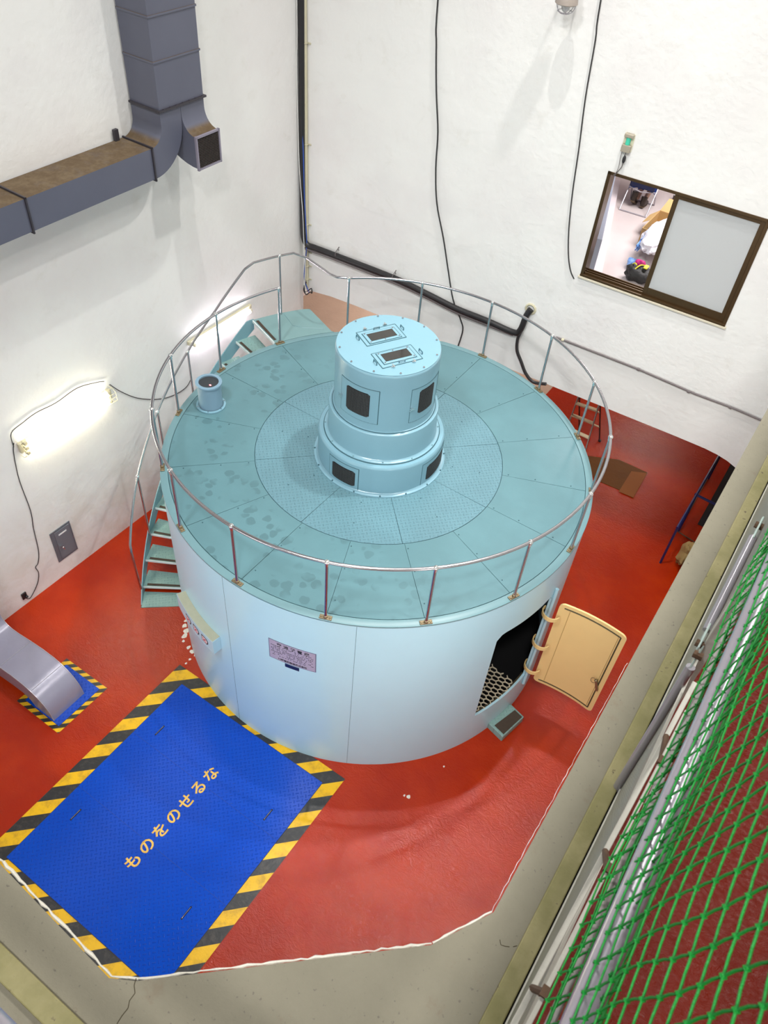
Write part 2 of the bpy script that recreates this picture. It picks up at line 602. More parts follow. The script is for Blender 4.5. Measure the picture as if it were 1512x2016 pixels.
def fin(name, b, mat, parent=None, smooth=True, bevel=0.0, base=None):
    bm = b.bm
    bmesh.ops.recalc_face_normals(bm, faces=bm.faces)
    if parent is not None:
        root = parent
        while root.parent:
            root = root.parent
        off = Vector(root.location)
    elif base is not None:
        off = Vector(base)
    else:
        xs = [v.co for v in bm.verts]
        off = Vector(((min(v.x for v in xs) + max(v.x for v in xs)) / 2, (min(v.y for v in xs) + max(v.y for v in xs)) / 2, min(v.z for v in xs)))
    for v in bm.verts:
        v.co -= off
    me = bpy.data.meshes.new(name)
    bm.to_mesh(me)
    bm.free()
    me.materials.append(M[mat] if isinstance(mat, str) else mat)
    if smooth:
        for p in me.polygons:
            p.use_smooth = True
        try:
            me.set_sharp_from_angle(angle=R(38))
        except Exception:
            pass
    o = bpy.data.objects.new(name, me)
    COL.objects.link(o)
    if parent is not None:
        o.parent = parent
    else:
        o.location = off
    if bevel:
        md = o.modifiers.new('bevel', 'BEVEL')
        md.width = bevel
        md.segments = 2
        md.limit_method = 'ANGLE'
        md.angle_limit = R(40)
    return o


def tag(o, label, cat, group=None, kind=None):
    o['label'] = label
    o['category'] = cat
    if group:
        o['group'] = group
    if kind:
        o['kind'] = kind
    return o


def thing(name, label, cat, loc, group=None):
    o = bpy.data.objects.new(name, None)
    COL.objects.link(o)
    o.location = loc
    o.empty_display_size = 0.1
    return tag(o, label, cat, group)


def struct(name, b, mat, label=None, smooth=False, bevel=0.0):
    o = fin(name, b, mat, None, smooth, bevel)
    o['kind'] = 'structure'
    if label:
        o['label'] = label
    return o


def text_mesh(body, size, mapper, name, mat, parent, extr=0.0, bold=0.0, align='LEFT'):
    cu = bpy.data.curves.new('lettering', 'FONT')
    cu.body = body
    cu.size = size
    cu.offset = bold
    cu.align_x = align
    cu.resolution_u = 3
    o = bpy.data.objects.new('lettering', cu)
    COL.objects.link(o)
    bpy.context.view_layer.update()
    me = bpy.data.meshes.new_from_object(o.evaluated_get(bpy.context.evaluated_depsgraph_get()))
    bpy.data.objects.remove(o)
    bm = bmesh.new()
    bm.from_mesh(me)
    bpy.data.meshes.remove(me)
    if extr:
        r = bmesh.ops.extrude_face_region(bm, geom=bm.faces[:])
        for v in [g for g in r['geom'] if isinstance(g, bmesh.types.BMVert)]:
            v.co.z += extr
    for v in bm.verts:
        v.co = mapper(v.co)
    b = B()
    b.bm.free()
    b.bm = bm
    return fin(name, b, mat, parent, False)


Z = Vector((0, 0, 1))
HT = 3.105                               # height of the deck
RD = 2.7265                              # radius of the casing
ZS = 7.5                                 # gallery level

# ================================================================ the setting
TOPZ = 19.0
# floor
b = B()
b.prism([(-4.6, -9, 0), (4.6, -9, 0), (4.6, 3.9, 0), (-4.6, 3.9, 0)], (0, 0, -0.3))
b.prism([(-0.08, 3.9, 0), (4.6, 3.9, 0), (4.6, 13, 0), (-0.08, 13, 0)], (0, 0, -0.3))
struct('floor', b, 'floor', 'glossy red painted floor around the round machine')
b = B()
b.prism([(-6.5, 3.9, 0), (-0.08, 3.9, 0), (-0.08, 13, 0), (-6.5, 13, 0)], (0, 0, -0.3))
struct('floor', b, 'beige_floor', 'bare beige floor beyond the hanging wall')
# left wall
b = B()
p0, p1 = lw(13.5, 0, 0), lw(-0.001, 0, 0)
b.prism([p0, p1, p1 - LN * 0.4, p0 - LN * 0.4], (0, 0, TOPZ))
struct('wall_left', b, 'wall', 'white plastered side wall carrying the grey duct')
# back wall with hanging lower edge and the window hole
WS0, WS1, WZ0, WZ1 = 4.806, 6.868, 4.36, 5.82
b = B()


def wall_piece(s0, s1, lower, z1):
    pts = [bw(s, z) for s, z in lower] + [bw(s1, z1), bw(s0, z1)]
    b.prism(pts, -BN * 0.22)


lo = [(-0.4, 2.34), (0.02, 2.345), (0.3, 2.385), (0.6, 2.42), (1.1, 2.437), (WS0, 2.437)]
wall_piece(-0.4, WS0, lo, TOPZ)
wall_piece(WS0, WS1, [(WS0, 2.437), (WS1, 2.445)], WZ0)
wall_piece(WS0, WS1, [(WS0, WZ1), (WS1, WZ1)], TOPZ)
wall_piece(WS1, 12, [(WS1, 2.445), (7.30, 2.44), (7.50, 2.42), (7.66, 2.385), (7.80, 2.33), (7.86, 2.0), (7.86, 0.0), (12, 0.0)], TOPZ)
struct('wall_back', b, 'wall', 'white hanging wall with the sliding window')
# wall beneath the gallery edge (right) and behind (near)
b = B()
b.prism([(3.935, -6.3, 0), (4.3, -6.3, 0), (4.3, 3.66, 0), (3.935, 3.66, 0)], (0, 0, ZS - 0.25))
struct('wall_right', b, 'wall', 'wall under the gallery edge')
b = B()
b.prism([(-4.3, -6.42, 0), (4.3, -6.42, 0), (4.3, -6.8, 0), (-4.3, -6.8, 0)], (0, 0, ZS - 0.25))
struct('wall_front', b, 'wall', 'wall under the near gallery edge')
# far shell of the hall, out of the frame: it bounces the lamp light
b = B()
b.prism([(8.6, -10, ZS), (9, -10, ZS), (9, 4, ZS), (8.6, 4, ZS)], (0, 0, TOPZ - ZS))
struct('wall_gallery_right', b, 'wall')
b = B()
b.prism([(-4.5, -10.4, ZS - .3), (9, -10.4, ZS - .3), (9, -10, ZS - .3), (-4.5, -10, ZS - .3)], (0, 0, TOPZ - ZS + .3))
struct('wall_gallery_front', b, plain('dim_far_wall', (0.30, 0.30, 0.29), 0.7))
b = B()
b.prism([(-4.6, -10.4, TOPZ), (9, -10.4, TOPZ), (9, 4.2, TOPZ), (-4.6, 4.2, TOPZ)], (0, 0, 0.2))
struct('ceiling', b, plain('dark_steel_roof', (0.06, 0.06, 0.06), 0.7))
# space beyond the hanging wall
b = B()
b.prism([(4.05, 3.92, 0), (4.4, 3.92, 0), (4.4, 13, 0), (4.05, 13, 0)], (0, 0, 3.3))
struct('wall_basement_right', b, plain('dark_side_wall', (0.10, 0.07, 0.06), 0.7))
b = B()
b.prism([(-6.5, 11.5, 0), (4.4, 11.5, 0), (4.4, 11.9, 0), (-6.5, 11.9, 0)], (0, 0, 3.3))
b.prism([(-6.5, 3.9, 0), (-6.2, 3.9, 0), (-6.2, 11.9, 0), (-6.5, 11.9, 0)], (0, 0, 3.3))
struct('wall_basement_back', b, 'room_wall')
b = B()
b.prism([(-6.5, 3.72, 3.3), (4.4, 3.95, 3.3), (4.4, 12, 3.3), (-6.5, 12, 3.3)], (0, 0, 0.45))
struct('ceiling_basement', b, 'room_wall')
# the lit room behind the window
ZR = 3.9
b = B()
b.prism([(-2.6, 3.86, ZR), (4.6, 3.97, ZR), (4.6, 9.6, ZR), (-2.6, 9.6, ZR)], (0, 0, -0.14))
struct('floor_room', b, 'room_floor', 'pale vinyl floor of the room behind the window')
b = B()
b.prism([(-2.6, 9.6, ZR), (4.6, 9.6, ZR), (4.6, 9.8, ZR), (-2.6, 9.8, ZR)], (0, 0, 2.6))
struct('wall_room_back', b, 'room_wall')
b = B()
b.prism([(4.4, 3.97, ZR), (4.6, 3.97, ZR), (4.6, 9.6, ZR), (4.4, 9.6, ZR)], (0, 0, 2.6))
struct('wall_room_right', b, 'room_wall')
b = B()
b.prism([(-2.8, 3.86, ZR), (-2.6, 3.86, ZR), (-2.6, 9.6, ZR), (-2.8, 9.6, ZR)], (0, 0, 2.6))
struct('wall_room_left', b, 'room_wall')
b = B()
b.prism([(-2.8, 3.86, 6.5), (4.6, 3.97, 6.5), (4.6, 9.8, 6.5), (-2.8, 9.8, 6.5)], (0, 0, 0.15))
struct('ceiling_room', b, 'room_wall')
# gallery slab with chamfered opening
XA, YC = 3.892, -6.366
b = B()
b.prism([(XA, 3.69, ZS), (XA, -5.635, ZS), (3.79, -5.81, ZS), (3.20, -6.33, ZS), (3.136, YC, ZS), (2.669, -6.341, ZS), (-4.04, -6.33, ZS),
         (-4.04, -6.62, ZS), (XA + 0.14, -6.62, ZS), (XA + 0.14, 3.70, ZS)], (0, 0, -0.25))
struct('floor_gallery_edge', b, 'slab', 'worn concrete ledge around the opening, chamfered at its corner')
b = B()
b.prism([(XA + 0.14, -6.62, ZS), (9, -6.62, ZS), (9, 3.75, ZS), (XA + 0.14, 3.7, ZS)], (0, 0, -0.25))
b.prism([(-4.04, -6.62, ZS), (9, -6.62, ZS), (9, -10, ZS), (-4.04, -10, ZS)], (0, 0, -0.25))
struct('floor_gallery', b, 'floor_dimmed', 'red painted gallery floor seen through the green net')
# pale broken plaster lip along the near edges of the ledge
b = B()
path = [(-4.0, -6.322), (2.669, -6.333), (3.136, YC + 0.008), (3.20, -6.324), (3.79, -5.803), (XA - 0.006, -5.635), (XA - 0.006, -4.6)]
for (x0, y0), (x1, y1) in zip(path[:-1], path[1:]):
    L = math.hypot(x1 - x0, y1 - y0)
    n = max(2, int(L / 0.02))
    pts, rr = [], []
    for i in range(n + 1):
        t = i / n
        pts.append((x0 + (x1 - x0) * t + random.uniform(-.002, .002), y0 + (y1 - y0) * t + random.uniform(-.002, .002), ZS - 0.004))
        rr.append(random.uniform(0.0004, 0.0010) if x0 > 3.88 else random.uniform(0.0018, 0.0052))
    b.tube(pts, rr, 6)
struct('trim_1', b, 'chip', 'broken pale plaster lip along the concrete edge', True)
b = B()
for px in (((268, 1926), (264, 1940), (266, 1955), (255, 1970), (252, 1985), (240, 2000), (230, 2016)), ((984, 1850), (986, 1860), (994, 1863), (1003, 1864)), ((1010, 1864), (1018, 1862))):
    b.tube([at_z(x, y, ZS + 0.0003) for x, y in px], 0.0011, 4)
struct('trim_4', b, 'gasket', 'thin dark cracks in the concrete ledge')
# kerb: along the right gallery edge and the near gallery edge
KX0, KX1 = 3.990, 4.037
b = B()
b.prism([(KX0, 3.69, ZS), (KX0, -6.475, ZS), (-4.0, -6.45, ZS), (-4.0, -6.515, ZS), (KX1 + .005, -6.535, ZS), (KX1 + .005, 3.69, ZS)], (0, 0, 0.018))
struct('trim_2', b, 'kerb', 'mossy yellow painted kerb strip on the ledge', False, 0.004)

# ================================================================ generator housing
G = thing('generator_housing', 'huge pale teal round steel housing with a flat deck standing on the red floor', 'generator', (0, 0, 0))
OA0, OA1, OZ0, OZ1 = 335.2, 356.2, 0.66, 2.46
b = B()
seg = 180
angs = [OA1 + (360 - (OA1 - OA0)) * k / seg for k in range(seg + 1)]
cols = []


def shell_cols(angles, zs, r):
    return [[b.bm.verts.new(cyl(r, a, z)) for z in zs] for a in angles]


def grid(c):
    for A, C in zip(c[:-1], c[1:]):
        for j in range(len(A) - 1):
            b.face([A[j], C[j], C[j + 1], A[j + 1]])


zs = [0.0, 0.66, 2.46, HT - 0.02]
for r in (RD, RD - 0.03):
    grid(shell_cols(angs, zs, r))
oa = [OA0 + (OA1 - OA0) * k / 16 for k in range(17)]
for r in (RD, RD - 0.03):
    grid(shell_cols(oa, [0.0, OZ0], r))
    # rounded upper corners
    up = []
    for a in oa:
        e = min(a - OA0, OA1 - a) / 2.2
        zz = OZ1 - (0.10 * (1 - min(1, e)) ** 2)
        up.append([b.bm.verts.new(cyl(r, a, zz)), b.bm.verts.new(cyl(r, a, HT - 0.02))])
    grid(up)
for zz in (OZ0, OZ1):
    c = [[b.bm.verts.new(cyl(RD, a, zz)), b.bm.verts.new(cyl(RD - 0.03, a, zz))] for a in oa]
    grid(c)
for a in (OA0, OA1):
    c = [[b.bm.verts.new(cyl(r, a, OZ0)), b.bm.verts.new(cyl(r, a, OZ1))] for r in (RD, RD - 0.03)]
    grid(c)
bmesh.ops.remove_doubles(b.bm, verts=b.bm.verts, dist=0.0005)
shell = fin('casing', b, 'paint', G)
for a in (299.3, 265.3, 229, 15, 60, 105, 150):
    b = B()
    b.sector(RD - 0.005, RD + 0.0012, a - 0.03, a + 0.03, 0.0, HT - 0.03, 1)
    fin('casing_seam', b, 'seam', shell, False)
b = B()
b.lathe([(RD - 0.09, HT - 0.02), (RD - 0.088, HT + 0.001), (RD - 0.006, HT + 0.001), (RD + 0.003, HT - 0.004), (RD + 0.004, HT - 0.02), (RD - 0.001, HT - 0.028)], seg=192)
fin('deck_rim', b, 'rim', G)
b = B()
b.lathe([(0.5, HT - 0.03), (0.5, HT - 0.012), (RD - 0.08, HT - 0.012), (RD - 0.08, HT - 0.03)], seg=128)
fin('deck_base', b, 'seam', G, False)
PA0, PST = 157.1, 22.513
for k in range(16):
    a = PA0 + PST * k
    b = B()
    b.sector(1.584, RD - 0.097, a + 0.07, a + PST - 0.07 if k < 15 else PA0 + 360 - 0.07, HT - 0.012, HT, 12)
    dp = fin('deck_plate', b, 'deck', G, False)
    for rr in (1.66, 2.0, 2.45):
        b = B()
        b.cylinder(cyl(rr, a + 0.9, HT), cyl(rr, a + 0.9, HT + 0.004), 0.008, 8)
        fin('screw', b, 'seam', dp, False)
for k in range(8):
    a = 0.9 - 2 + 45 * k
    b = B()
    b.sector(0.80, 1.576, a + 0.12, a + 44.88, HT - 0.012, HT, 24)
    tp = fin('tread_plate', b, 'tread', G, False)
    for rr in (0.95, 1.3):
        b = B()
        b.cylinder(cyl(rr, a + 22, HT), cyl(rr, a + 22, HT + 0.004), 0.008, 8)
        fin('screw', b, 'seam', tp, False)
# inside of the casing seen through the access opening
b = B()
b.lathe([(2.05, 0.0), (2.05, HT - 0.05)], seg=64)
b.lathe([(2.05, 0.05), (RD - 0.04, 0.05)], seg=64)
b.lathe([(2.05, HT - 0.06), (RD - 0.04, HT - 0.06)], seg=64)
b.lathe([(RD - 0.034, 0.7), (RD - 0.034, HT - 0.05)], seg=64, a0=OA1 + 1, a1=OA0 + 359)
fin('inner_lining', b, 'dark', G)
b = B()
hx = 0.112
for i in range(-2, 10):
    for j in range(-22, 6):
        cx = 2.0 + i * hx * 0.75 * 1.0
        cy = -0.1 + (j + 0.5 * (i % 2)) * hx * 0.62
        pts = [(cx + hx / 2, cy), (cx + hx / 4, cy + hx * .31), (cx - hx / 4, cy + hx * .31), (cx - hx / 2, cy)]
        for (ax, ay), (bx, by) in zip(pts[:-1], pts[1:]):
            mx, my = (ax + bx) / 2, (ay + by) / 2
            rr, aa = math.hypot(mx, my), math.degrees(math.atan2(my, mx)) % 360
            if rr < RD - 0.035 and rr > 2.06 and 329 < aa < 352 and mx > 2.06:
                b.bar((ax, ay, 0.665), (bx, by, 0.665), 0.011, 0.02)
fin('expanded_metal_floor', b, 'grating', G, False)
b = B()
b.sector(RD - 0.05, RD - 0.032, OA0, OA1, OZ0 - 0.02, OZ0 + 0.012, 12)
fin('opening_sill', b, 'gasket', G, False)

# open access door with its hoop hinges, hung on the opening
TLp, TRp = Vector((2.842, -0.17)), Vector((3.70, -0.16))
D = thing('access_door', 'cream yellow curved steel door standing open beside the dark doorway in the round housing', 'door', (2.84, -0.2, 0.62))
dz0, dz1 = 0.60, 2.40
dd = (TRp - TLp).normalized()
dn = Vector((dd.y, -dd.x))
wd = (TRp - TLp).length


def door_pt(u, z, off=0.0):
    t = u / wd
    sag = 0.045 * (1 - (2 * t - 1) ** 2)
    sk = 0.07 * (z - 1.5) / 1.8
    p = TLp + dd * u + dn * (-sag - off)
    return Vector((p.x, p.y - sk, z))


def round_rect(w, h, r, n=6):
    out = []
    for cx, cy, a in ((w - r, h - r, 0), (r, h - r, 90), (r, r, 180), (w - r, r, 270)):
        for k in range(n + 1):
            q = R(a + 90 * k / n)
            out.append((cx + r * math.cos(q), cy + r * math.sin(q)))
    return out


def curved_plate(w, h, r, u0, z0, o0, o1, inset=0.0):
    b = B()
    us = sorted(set([r * t for t in (0, .06, .15, .3, .5, .75, 1)] + [w - r * t for t in (0, .06, .15, .3, .5, .75, 1)] + [r + (w - 2 * r) * t / 8 for t in range(9)]))
    n = len(us) - 1
    fr, bk = [], []
    # columns of strips, clipped to the rounded rectangle
    for i in range(n + 1):
        u = us[i]
        e = min(u - inset, w - inset - u)
        c = r - math.sqrt(max(0, r * r - (r - e) ** 2)) if e < r else 0
        lo_, hi_ = inset + c, h - inset - c
        fr.append([b.bm.verts.new(door_pt(u0 + u, z0 + lo_ + (hi_ - lo_) * j / 6, o0)) for j in range(7)])
        bk.append([b.bm.verts.new(door_pt(u0 + u, z0 + lo_ + (hi_ - lo_) * j / 6, o1)) for j in range(7)])
    for i in range(n):
        for j in range(6):
            b.face([fr[i][j], fr[i + 1][j], fr[i + 1][j + 1], fr[i][j + 1]])
            b.face([bk[i][j], bk[i][j + 1], bk[i + 1][j + 1], bk[i + 1][j]])
        b.face([fr[i][0], bk[i][0], bk[i + 1][0], fr[i + 1][0]])
        b.face([fr[i][6], fr[i + 1][6], bk[i + 1][6], bk[i][6]])
    for c0, c1 in ((fr[0], bk[0]), (fr[-1], bk[-1])):
        for j in range(6):
            b.face([c0[j], c0[j + 1], c1[j + 1], c1[j]])
    return b


hd = dz1 - dz0
fin('door_panel', curved_plate(wd, hd, 0.07, 0, dz0, -0.012, 0.012), 'yellow_door', D)
b = B()
m = 0.065
for (u0, z0_, u1, z1_) in ((m, m, wd - m, m), (m, hd - m, wd - m, hd - m), (wd - m, m, wd - m, hd - m)):
    pts = [door_pt(u0 + (u1 - u0) * i / 12, dz0 + z0_ + (z1_ - z0_) * i / 12, -0.014) for i in range(13)]
    b.tube(pts, 0.009, 6)
fin('gasket_strip', b, 'gasket', D)
b = B()
for (u0, z0_, u1, z1_) in ((0.09, 0.08, wd - 0.09, 0.08), (0.09, hd - 0.08, wd - 0.09, hd - 0.08), (wd - 0.09, 0.08, wd - 0.09, hd - 0.08), (0.14, 0.08, 0.14, hd - 0.08)):
    pts = [door_pt(u0 + (u1 - u0) * i / 12, dz0 + z0_ + (z1_ - z0_) * i / 12, -0.013) for i in range(13)]
    b.tube(pts, 0.004, 6)
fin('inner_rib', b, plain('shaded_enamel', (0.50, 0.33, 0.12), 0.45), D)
for zc in (0.90, 1.50, 2.14):
    b = B()
    c0 = door_pt(-0.04, zc)
    pts = []
    for k in range(15):
        a = R(-15 - 185 * k / 14)
        pts.append((c0.x - 0.02 + 0.115 * math.cos(a), c0.y + 0.0 + 0.115 * math.sin(a), zc))
    for p, q in zip(pts[:-1], pts[1:]):
        b.bar(p, q, 0.014, 0.06)
    fin('hinge_hoop', b, 'yellow_door', D, True)
b = B()
hb = door_pt(wd - 0.11, 1.34, -0.035)
b.bar(hb, hb + Vector((0.06, 0.0, -0.19)), 0.026, 0.03)
b.tube([hb + Vector((-.03 + .035 * math.cos(R(a)), -.01, -.02 + .05 * math.sin(R(a)))) for a in range(0, 360, 30)], 0.004, 5, True)
b.ball(hb + Vector((0, -0.01, 0)), 0.022)
fin('latch_handle', b, 'brass', D)
# jamb post beside the opening
b = B()
jp = cyl(RD + 0.02, 356.4, 0)
b.cylinder((jp.x, jp.y, 0.45), (jp.x, jp.y, 2.55), 0.022, 12)
fin('door_jamb', b, 'paint', G)

# step at the opening
S = thing('step_box', 'small pale teal step box with a brown grip pad below the dark doorway', 'step', (2.78, -0.66, 0))
c4 = [at_z(955, 1417, .13), at_z(990, 1451, .13), at_z(1032, 1411, .13), at_z(1005, 1385, .13)]
b = B()
b.prism([Vector((p.x, p.y, 0.0)) for p in c4], (0, 0, 0.13))
fin('step_body', b, 'stair', S, False, 0.012)
b = B()
cc = sum(c4, Vector()) / 4


def lerp4(u, v):
    return c4[0] * (1 - u) * (1 - v) + c4[1] * u * (1 - v) + c4[2] * u * v + c4[3] * (1 - u) * v


b.prism([lerp4(u, v) for u, v in ((0.42, 0.08), (0.94, 0.08), (0.94, 0.94), (0.42, 0.94))], (0, 0, 0.004))
fin('grip_pad', b, 'grit', S, False)

# ledge box with the three prohibition plates
K = thing('curved_ledge_box', 'curved teal box with a beige top on the round housing beside the stair foot', 'box', cyl(2.8, 252, 1.52))
b = B()
b.sector(RD + 0.001, RD + 0.115, 243, 261.3, 1.50, 1.755, 16)
fin('box_body', b, 'paint', K, False)
b = B()
b.sector(RD + 0.001, RD + 0.112, 243.1, 261.2, 1.755, 1.758, 16)
fin('dusty_lid', b, plain('beige_dusty_top', (0.42, 0.42, 0.31), 0.6, 0, 0.1, 12), K, False)
RB = RD + 0.116
for i, ac in enumerate((250.0, 253.9, 257.8)):
    def sg(u, v, o, ac=ac):
        return cyl(RB + o, ac + math.degrees(u / RB), 1.625 + v)
    T = tag(bpy.data.objects.new('prohibition_plate', None), ['small white plate with red cross, nearest the stair, on the curved box', 'small white plate with red cross, middle of three on the curved box',
            'small white plate with red cross, nearest the nameplate, on the curved box'][i], 'sign', 'prohibition plates on the curved box')
    COL.objects.link(T)
    T.location = cyl(RB, ac, 1.57)
    def dshape(s):
        pts = []
        for k in range(13):
            a = R(-90 + 180 * k / 12)
            pts.append((0.018 * s + 0.045 * s * math.cos(a), 0.055 * s * math.sin(a)))
        return [(-0.055 * s, -0.055 * s)] + pts + [(-0.055 * s, 0.055 * s)]
    b = B()
    b.prism([sg(u, v, 0) for u, v in dshape(1.12)], cyl(1, ac, 0) * 0.002)
    fin('outline', b, 'letter_black', T, False)
    b = B()
    b.prism([sg(u, v, 0.0022) for u, v in dshape(0.86)], cyl(1, ac, 0) * 0.001)
    fin('face', b, plain('pink_white_face', (0.82, 0.66, 0.68), 0.5), T, False)
    b = B()
    b.bar(sg(-0.03, -0.03, 0.004), sg(0.03, 0.03, 0.004), 0.012, 0.002, cyl(1, ac, 0))
    b.bar(sg(-0.03, 0.03, 0.004), sg(0.03, -0.03, 0.004), 0.012, 0.002, cyl(1, ac, 0))
    fin('cross', b, 'red_mark', T, False)

# nameplate
NP = thing('nameplate', 'lilac metal nameplate with black characters riveted on the curved side of the housing', 'sign', cyl(RD, 284.2, 2.06))
b = B()
b.sector(RD, RD + 0.004, 278.1, 290.3, 2.065, 2.435, 10)
fin('plate_border', b, 'plate_edge', NP, False)
b = B()
b.sector(RD + 0.004, RD + 0.0055, 278.3, 290.1, 2.075, 2.425, 10)
fin('plate_face', b, 'plate_metal', NP, False)
arc = lambda u: math.degrees(u / RD)
PW = RD * R(290.3 - 278.1)


def np_map(u0, v0):
    return lambda c: cyl(RD + 0.006 + c.z, 278.1 + arc(u0 + c.x), v0 + c.y)


for i, ch in enumerate('交流発電機'):
    text_mesh(ch, 0.062, np_map(0.105 + i * 0.084, 2.358), 'heading_character', 'letter_black', NP, 0.0008, 0.0012)
text_mesh('川崎電機製造株式会社', 0.036, np_map(0.115, 2.092), 'maker_line', 'letter_black', NP, 0.0008, 0.0008)
b = B()
for row in range(7):
    v = 2.335 - row * 0.030
    u = 0.03
    while u < PW - 0.04:
        w = random.choice((0.008, 0.012, 0.016))
        if random.random() < 0.78:
            a = 278.1 + arc(u)
            b.sector(RD + 0.0055, RD + 0.0062, a, a + arc(w), v, v + 0.011, 1)
        u += w + random.choice((0.006, 0.008, 0.02))
fin('engraved_rows', b, 'letter_black', NP, False)
lt = B()
lt.sector(RD, RD + 0.003, 282.3, 286.0, 1.985, 2.050, 4)
tag(fin('blue_label', lt, 'navy', None, False), 'small dark blue label stuck under the nameplate', 'label')

# ================================================================ exciter turret
T = thing('exciter_turret', 'stepped teal cylinder turret with mesh windows in the middle of the deck', 'turret', (0, 0, HT))
b = B()
b.lathe([(0.5, HT), (0.835, HT), (0.835, HT + 0.012), (0.80, HT + 0.016), (0.785, HT + 0.03), (0.785, HT + 0.06)], seg=96)
fin('base_flange', b, 'turret', T)
b = B()
b.lathe([(0.785, HT + 0.02), (0.785, 3.50), (0.780, 3.525), (0.765, 3.54), (0.60, 3.542)], seg=128)
lowd = fin('lower_drum', b, 'turret', T)
b = B()
b.lathe([(0.60, 3.542), (0.712, 3.542), (0.712, 3.554), (0.690, 3.558), (0.672, 3.575), (0.668, 3.62), (0.662, 3.915), (0.658, 3.932), (0.648, 3.940), (0.50, 3.942)], seg=128)
band = fin('middle_drum', b, 'turret', T)
b = B()
b.lathe([(0.713, 3.543), (0.722, 3.543), (0.722, 3.546), (0.713, 3.546)], seg=96)
b.lathe([(0.619, 3.9425), (0.626, 3.9425), (0.626, 3.9445), (0.619, 3.9445)], seg=96)
fin('joint_line', b, 'seam', band)
b = B()
b.lathe([(0.50, 3.942), (0.618, 3.942), (0.618, 3.950), (0.606, 3.954), (0.604, 3.97), (0.604, 4.70), (0.603, 4.715), (0.597, 4.728), (0.585, 4.734), (0.0, 4.736)], seg=128)
upd = fin('upper_drum', b, 'turret', T)
b = B()
b.lathe([(0.0, 4.736), (0.594, 4.736), (0.5955, 4.7375), (0.594, 4.740), (0.0, 4.7405)], seg=128)
lid = fin('lid', b, 'turret', T)


def frame_line(par, r, a0, a1, z0, z1, w=0.004):
    b = B()
    n = 10
    b.tube([cyl(r, a0 + (a1 - a0) * k / n, z1) for k in range(n + 1)], w, 5)
    b.tube([cyl(r, a0 + (a1 - a0) * k / n, z0) for k in range(n + 1)], w * .6, 5)
    b.tube([cyl(r, a0, z0), cyl(r, a0, z1)], w * .6, 5)
    b.tube([cyl(r, a1, z0), cyl(r, a1, z1)], w, 5)
    fin('door_gap', b, 'seam', par)


def mesh_window(par, r, a0, a1, z0, z1):
    b = B()
    n = 10
    rc = 0.02
    cols = []
    for k in range(n + 1):
        a = a0 + (a1 - a0) * k / n
        e = min(k, n - k) / n * R(a1 - a0) * r
        c = rc - math.sqrt(max(0, rc * rc - (rc - e) ** 2)) if e < rc else 0
        cols.append([b.bm.verts.new(cyl(r + 0.002, a, z0 + c)), b.bm.verts.new(cyl(r + 0.002, a, z1 - c)),
                     b.bm.verts.new(cyl(r - 0.01, a, z1 - c)), b.bm.verts.new(cyl(r - 0.01, a, z0 + c))])
    for A, C in zip(cols[:-1], cols[1:]):
        for j in range(4):
            b.face([A[j], C[j], C[(j + 1) % 4], A[(j + 1) % 4]])
    b.face(cols[0])
    b.face(cols[-1][::-1])
    w = fin('window_mesh', b, 'dark', par)
    b = B()
    st = 0.018
    nu = int(R(a1 - a0) * r / st)
    for i in range(1, nu):
        a = a0 + (a1 - a0) * i / nu
        b.bar(cyl(r + 0.004, a, z0 + 0.006), cyl(r + 0.004, a, z1 - 0.006), 0.0022, 0.0015, cyl(1, a, 0))
    nz = int((z1 - z0) / st)
    for j in range(1, nz):
        z = z0 + (z1 - z0) * j / nz
        b.tube([cyl(r + 0.004, a0 + (a1 - a0) * (k + .15) / (n + .3), z) for k in range(n + 1)], 0.0011, 4)
    fin('wire_grid', b, plain('dull_wire', (0.10, 0.11, 0.11), 0.5, 0.5), w, False)
    return w


for r, fa0, fa1, fz0, fz1, wa0, wa1, wz0, wz1 in (
        (0.604, 246.5, 296.0, 4.05, 4.52, 256.0, 286.0, 4.125, 4.455),
        (0.604, 331.0, 379.0, 4.05, 4.52, 341.5, 366.5, 4.145, 4.47),
        (0.604, 60.0, 108.0, 4.05, 4.52, 72, 98, 4.145, 4.47),
        (0.604, 150.0, 198.0, 4.05, 4.52, 160, 187, 4.145, 4.47),
        (0.785, 252.0, 284.4, 3.13, 3.465, 256.2, 281.2, 3.165, 3.405),
        (0.785, 343.5, 383.0, 3.13, 3.465, 349.5, 380.5, 3.165, 3.405),
        (0.785, 73.0, 113.0, 3.13, 3.465, 80, 108, 3.165, 3.405)):
    b = B()
    b.sector(r, r + 0.0025, fa0, fa1, fz0, fz1, 12)
    d = fin('inspection_door', b, 'turret', T, False)
    frame_line(d, r + 0.001, fa0, fa1, fz0, fz1, 0.0045)
    mesh_window(d, r + 0.002, wa0, wa1, wz0, wz1)
    if r < 0.7:
        k = -1 if fa0 < 300 and fa0 > 200 else 1
        b = B()
        kc = cyl(r + 0.02, fa0 + (4 if fa0 > 300 else -0.5), 4.26)
        b.cylinder(cyl(r, fa0 + 1.5, 4.26), cyl(r + 0.03, fa0 + 1.5, 4.26), 0.014, 10)
        b.bar(cyl(r + 0.026, fa0 - 1.5, 4.235), cyl(r + 0.026, fa0 + 4, 4.285), 0.012, 0.008)
        b.bar(cyl(r + 0.026, fa0 + 4, 4.25), cyl(r + 0.026, fa0 - 1.5, 4.27), 0.010, 0.008)
        fin('wing_nut', b, 'chrome', d)
ZL = 4.741
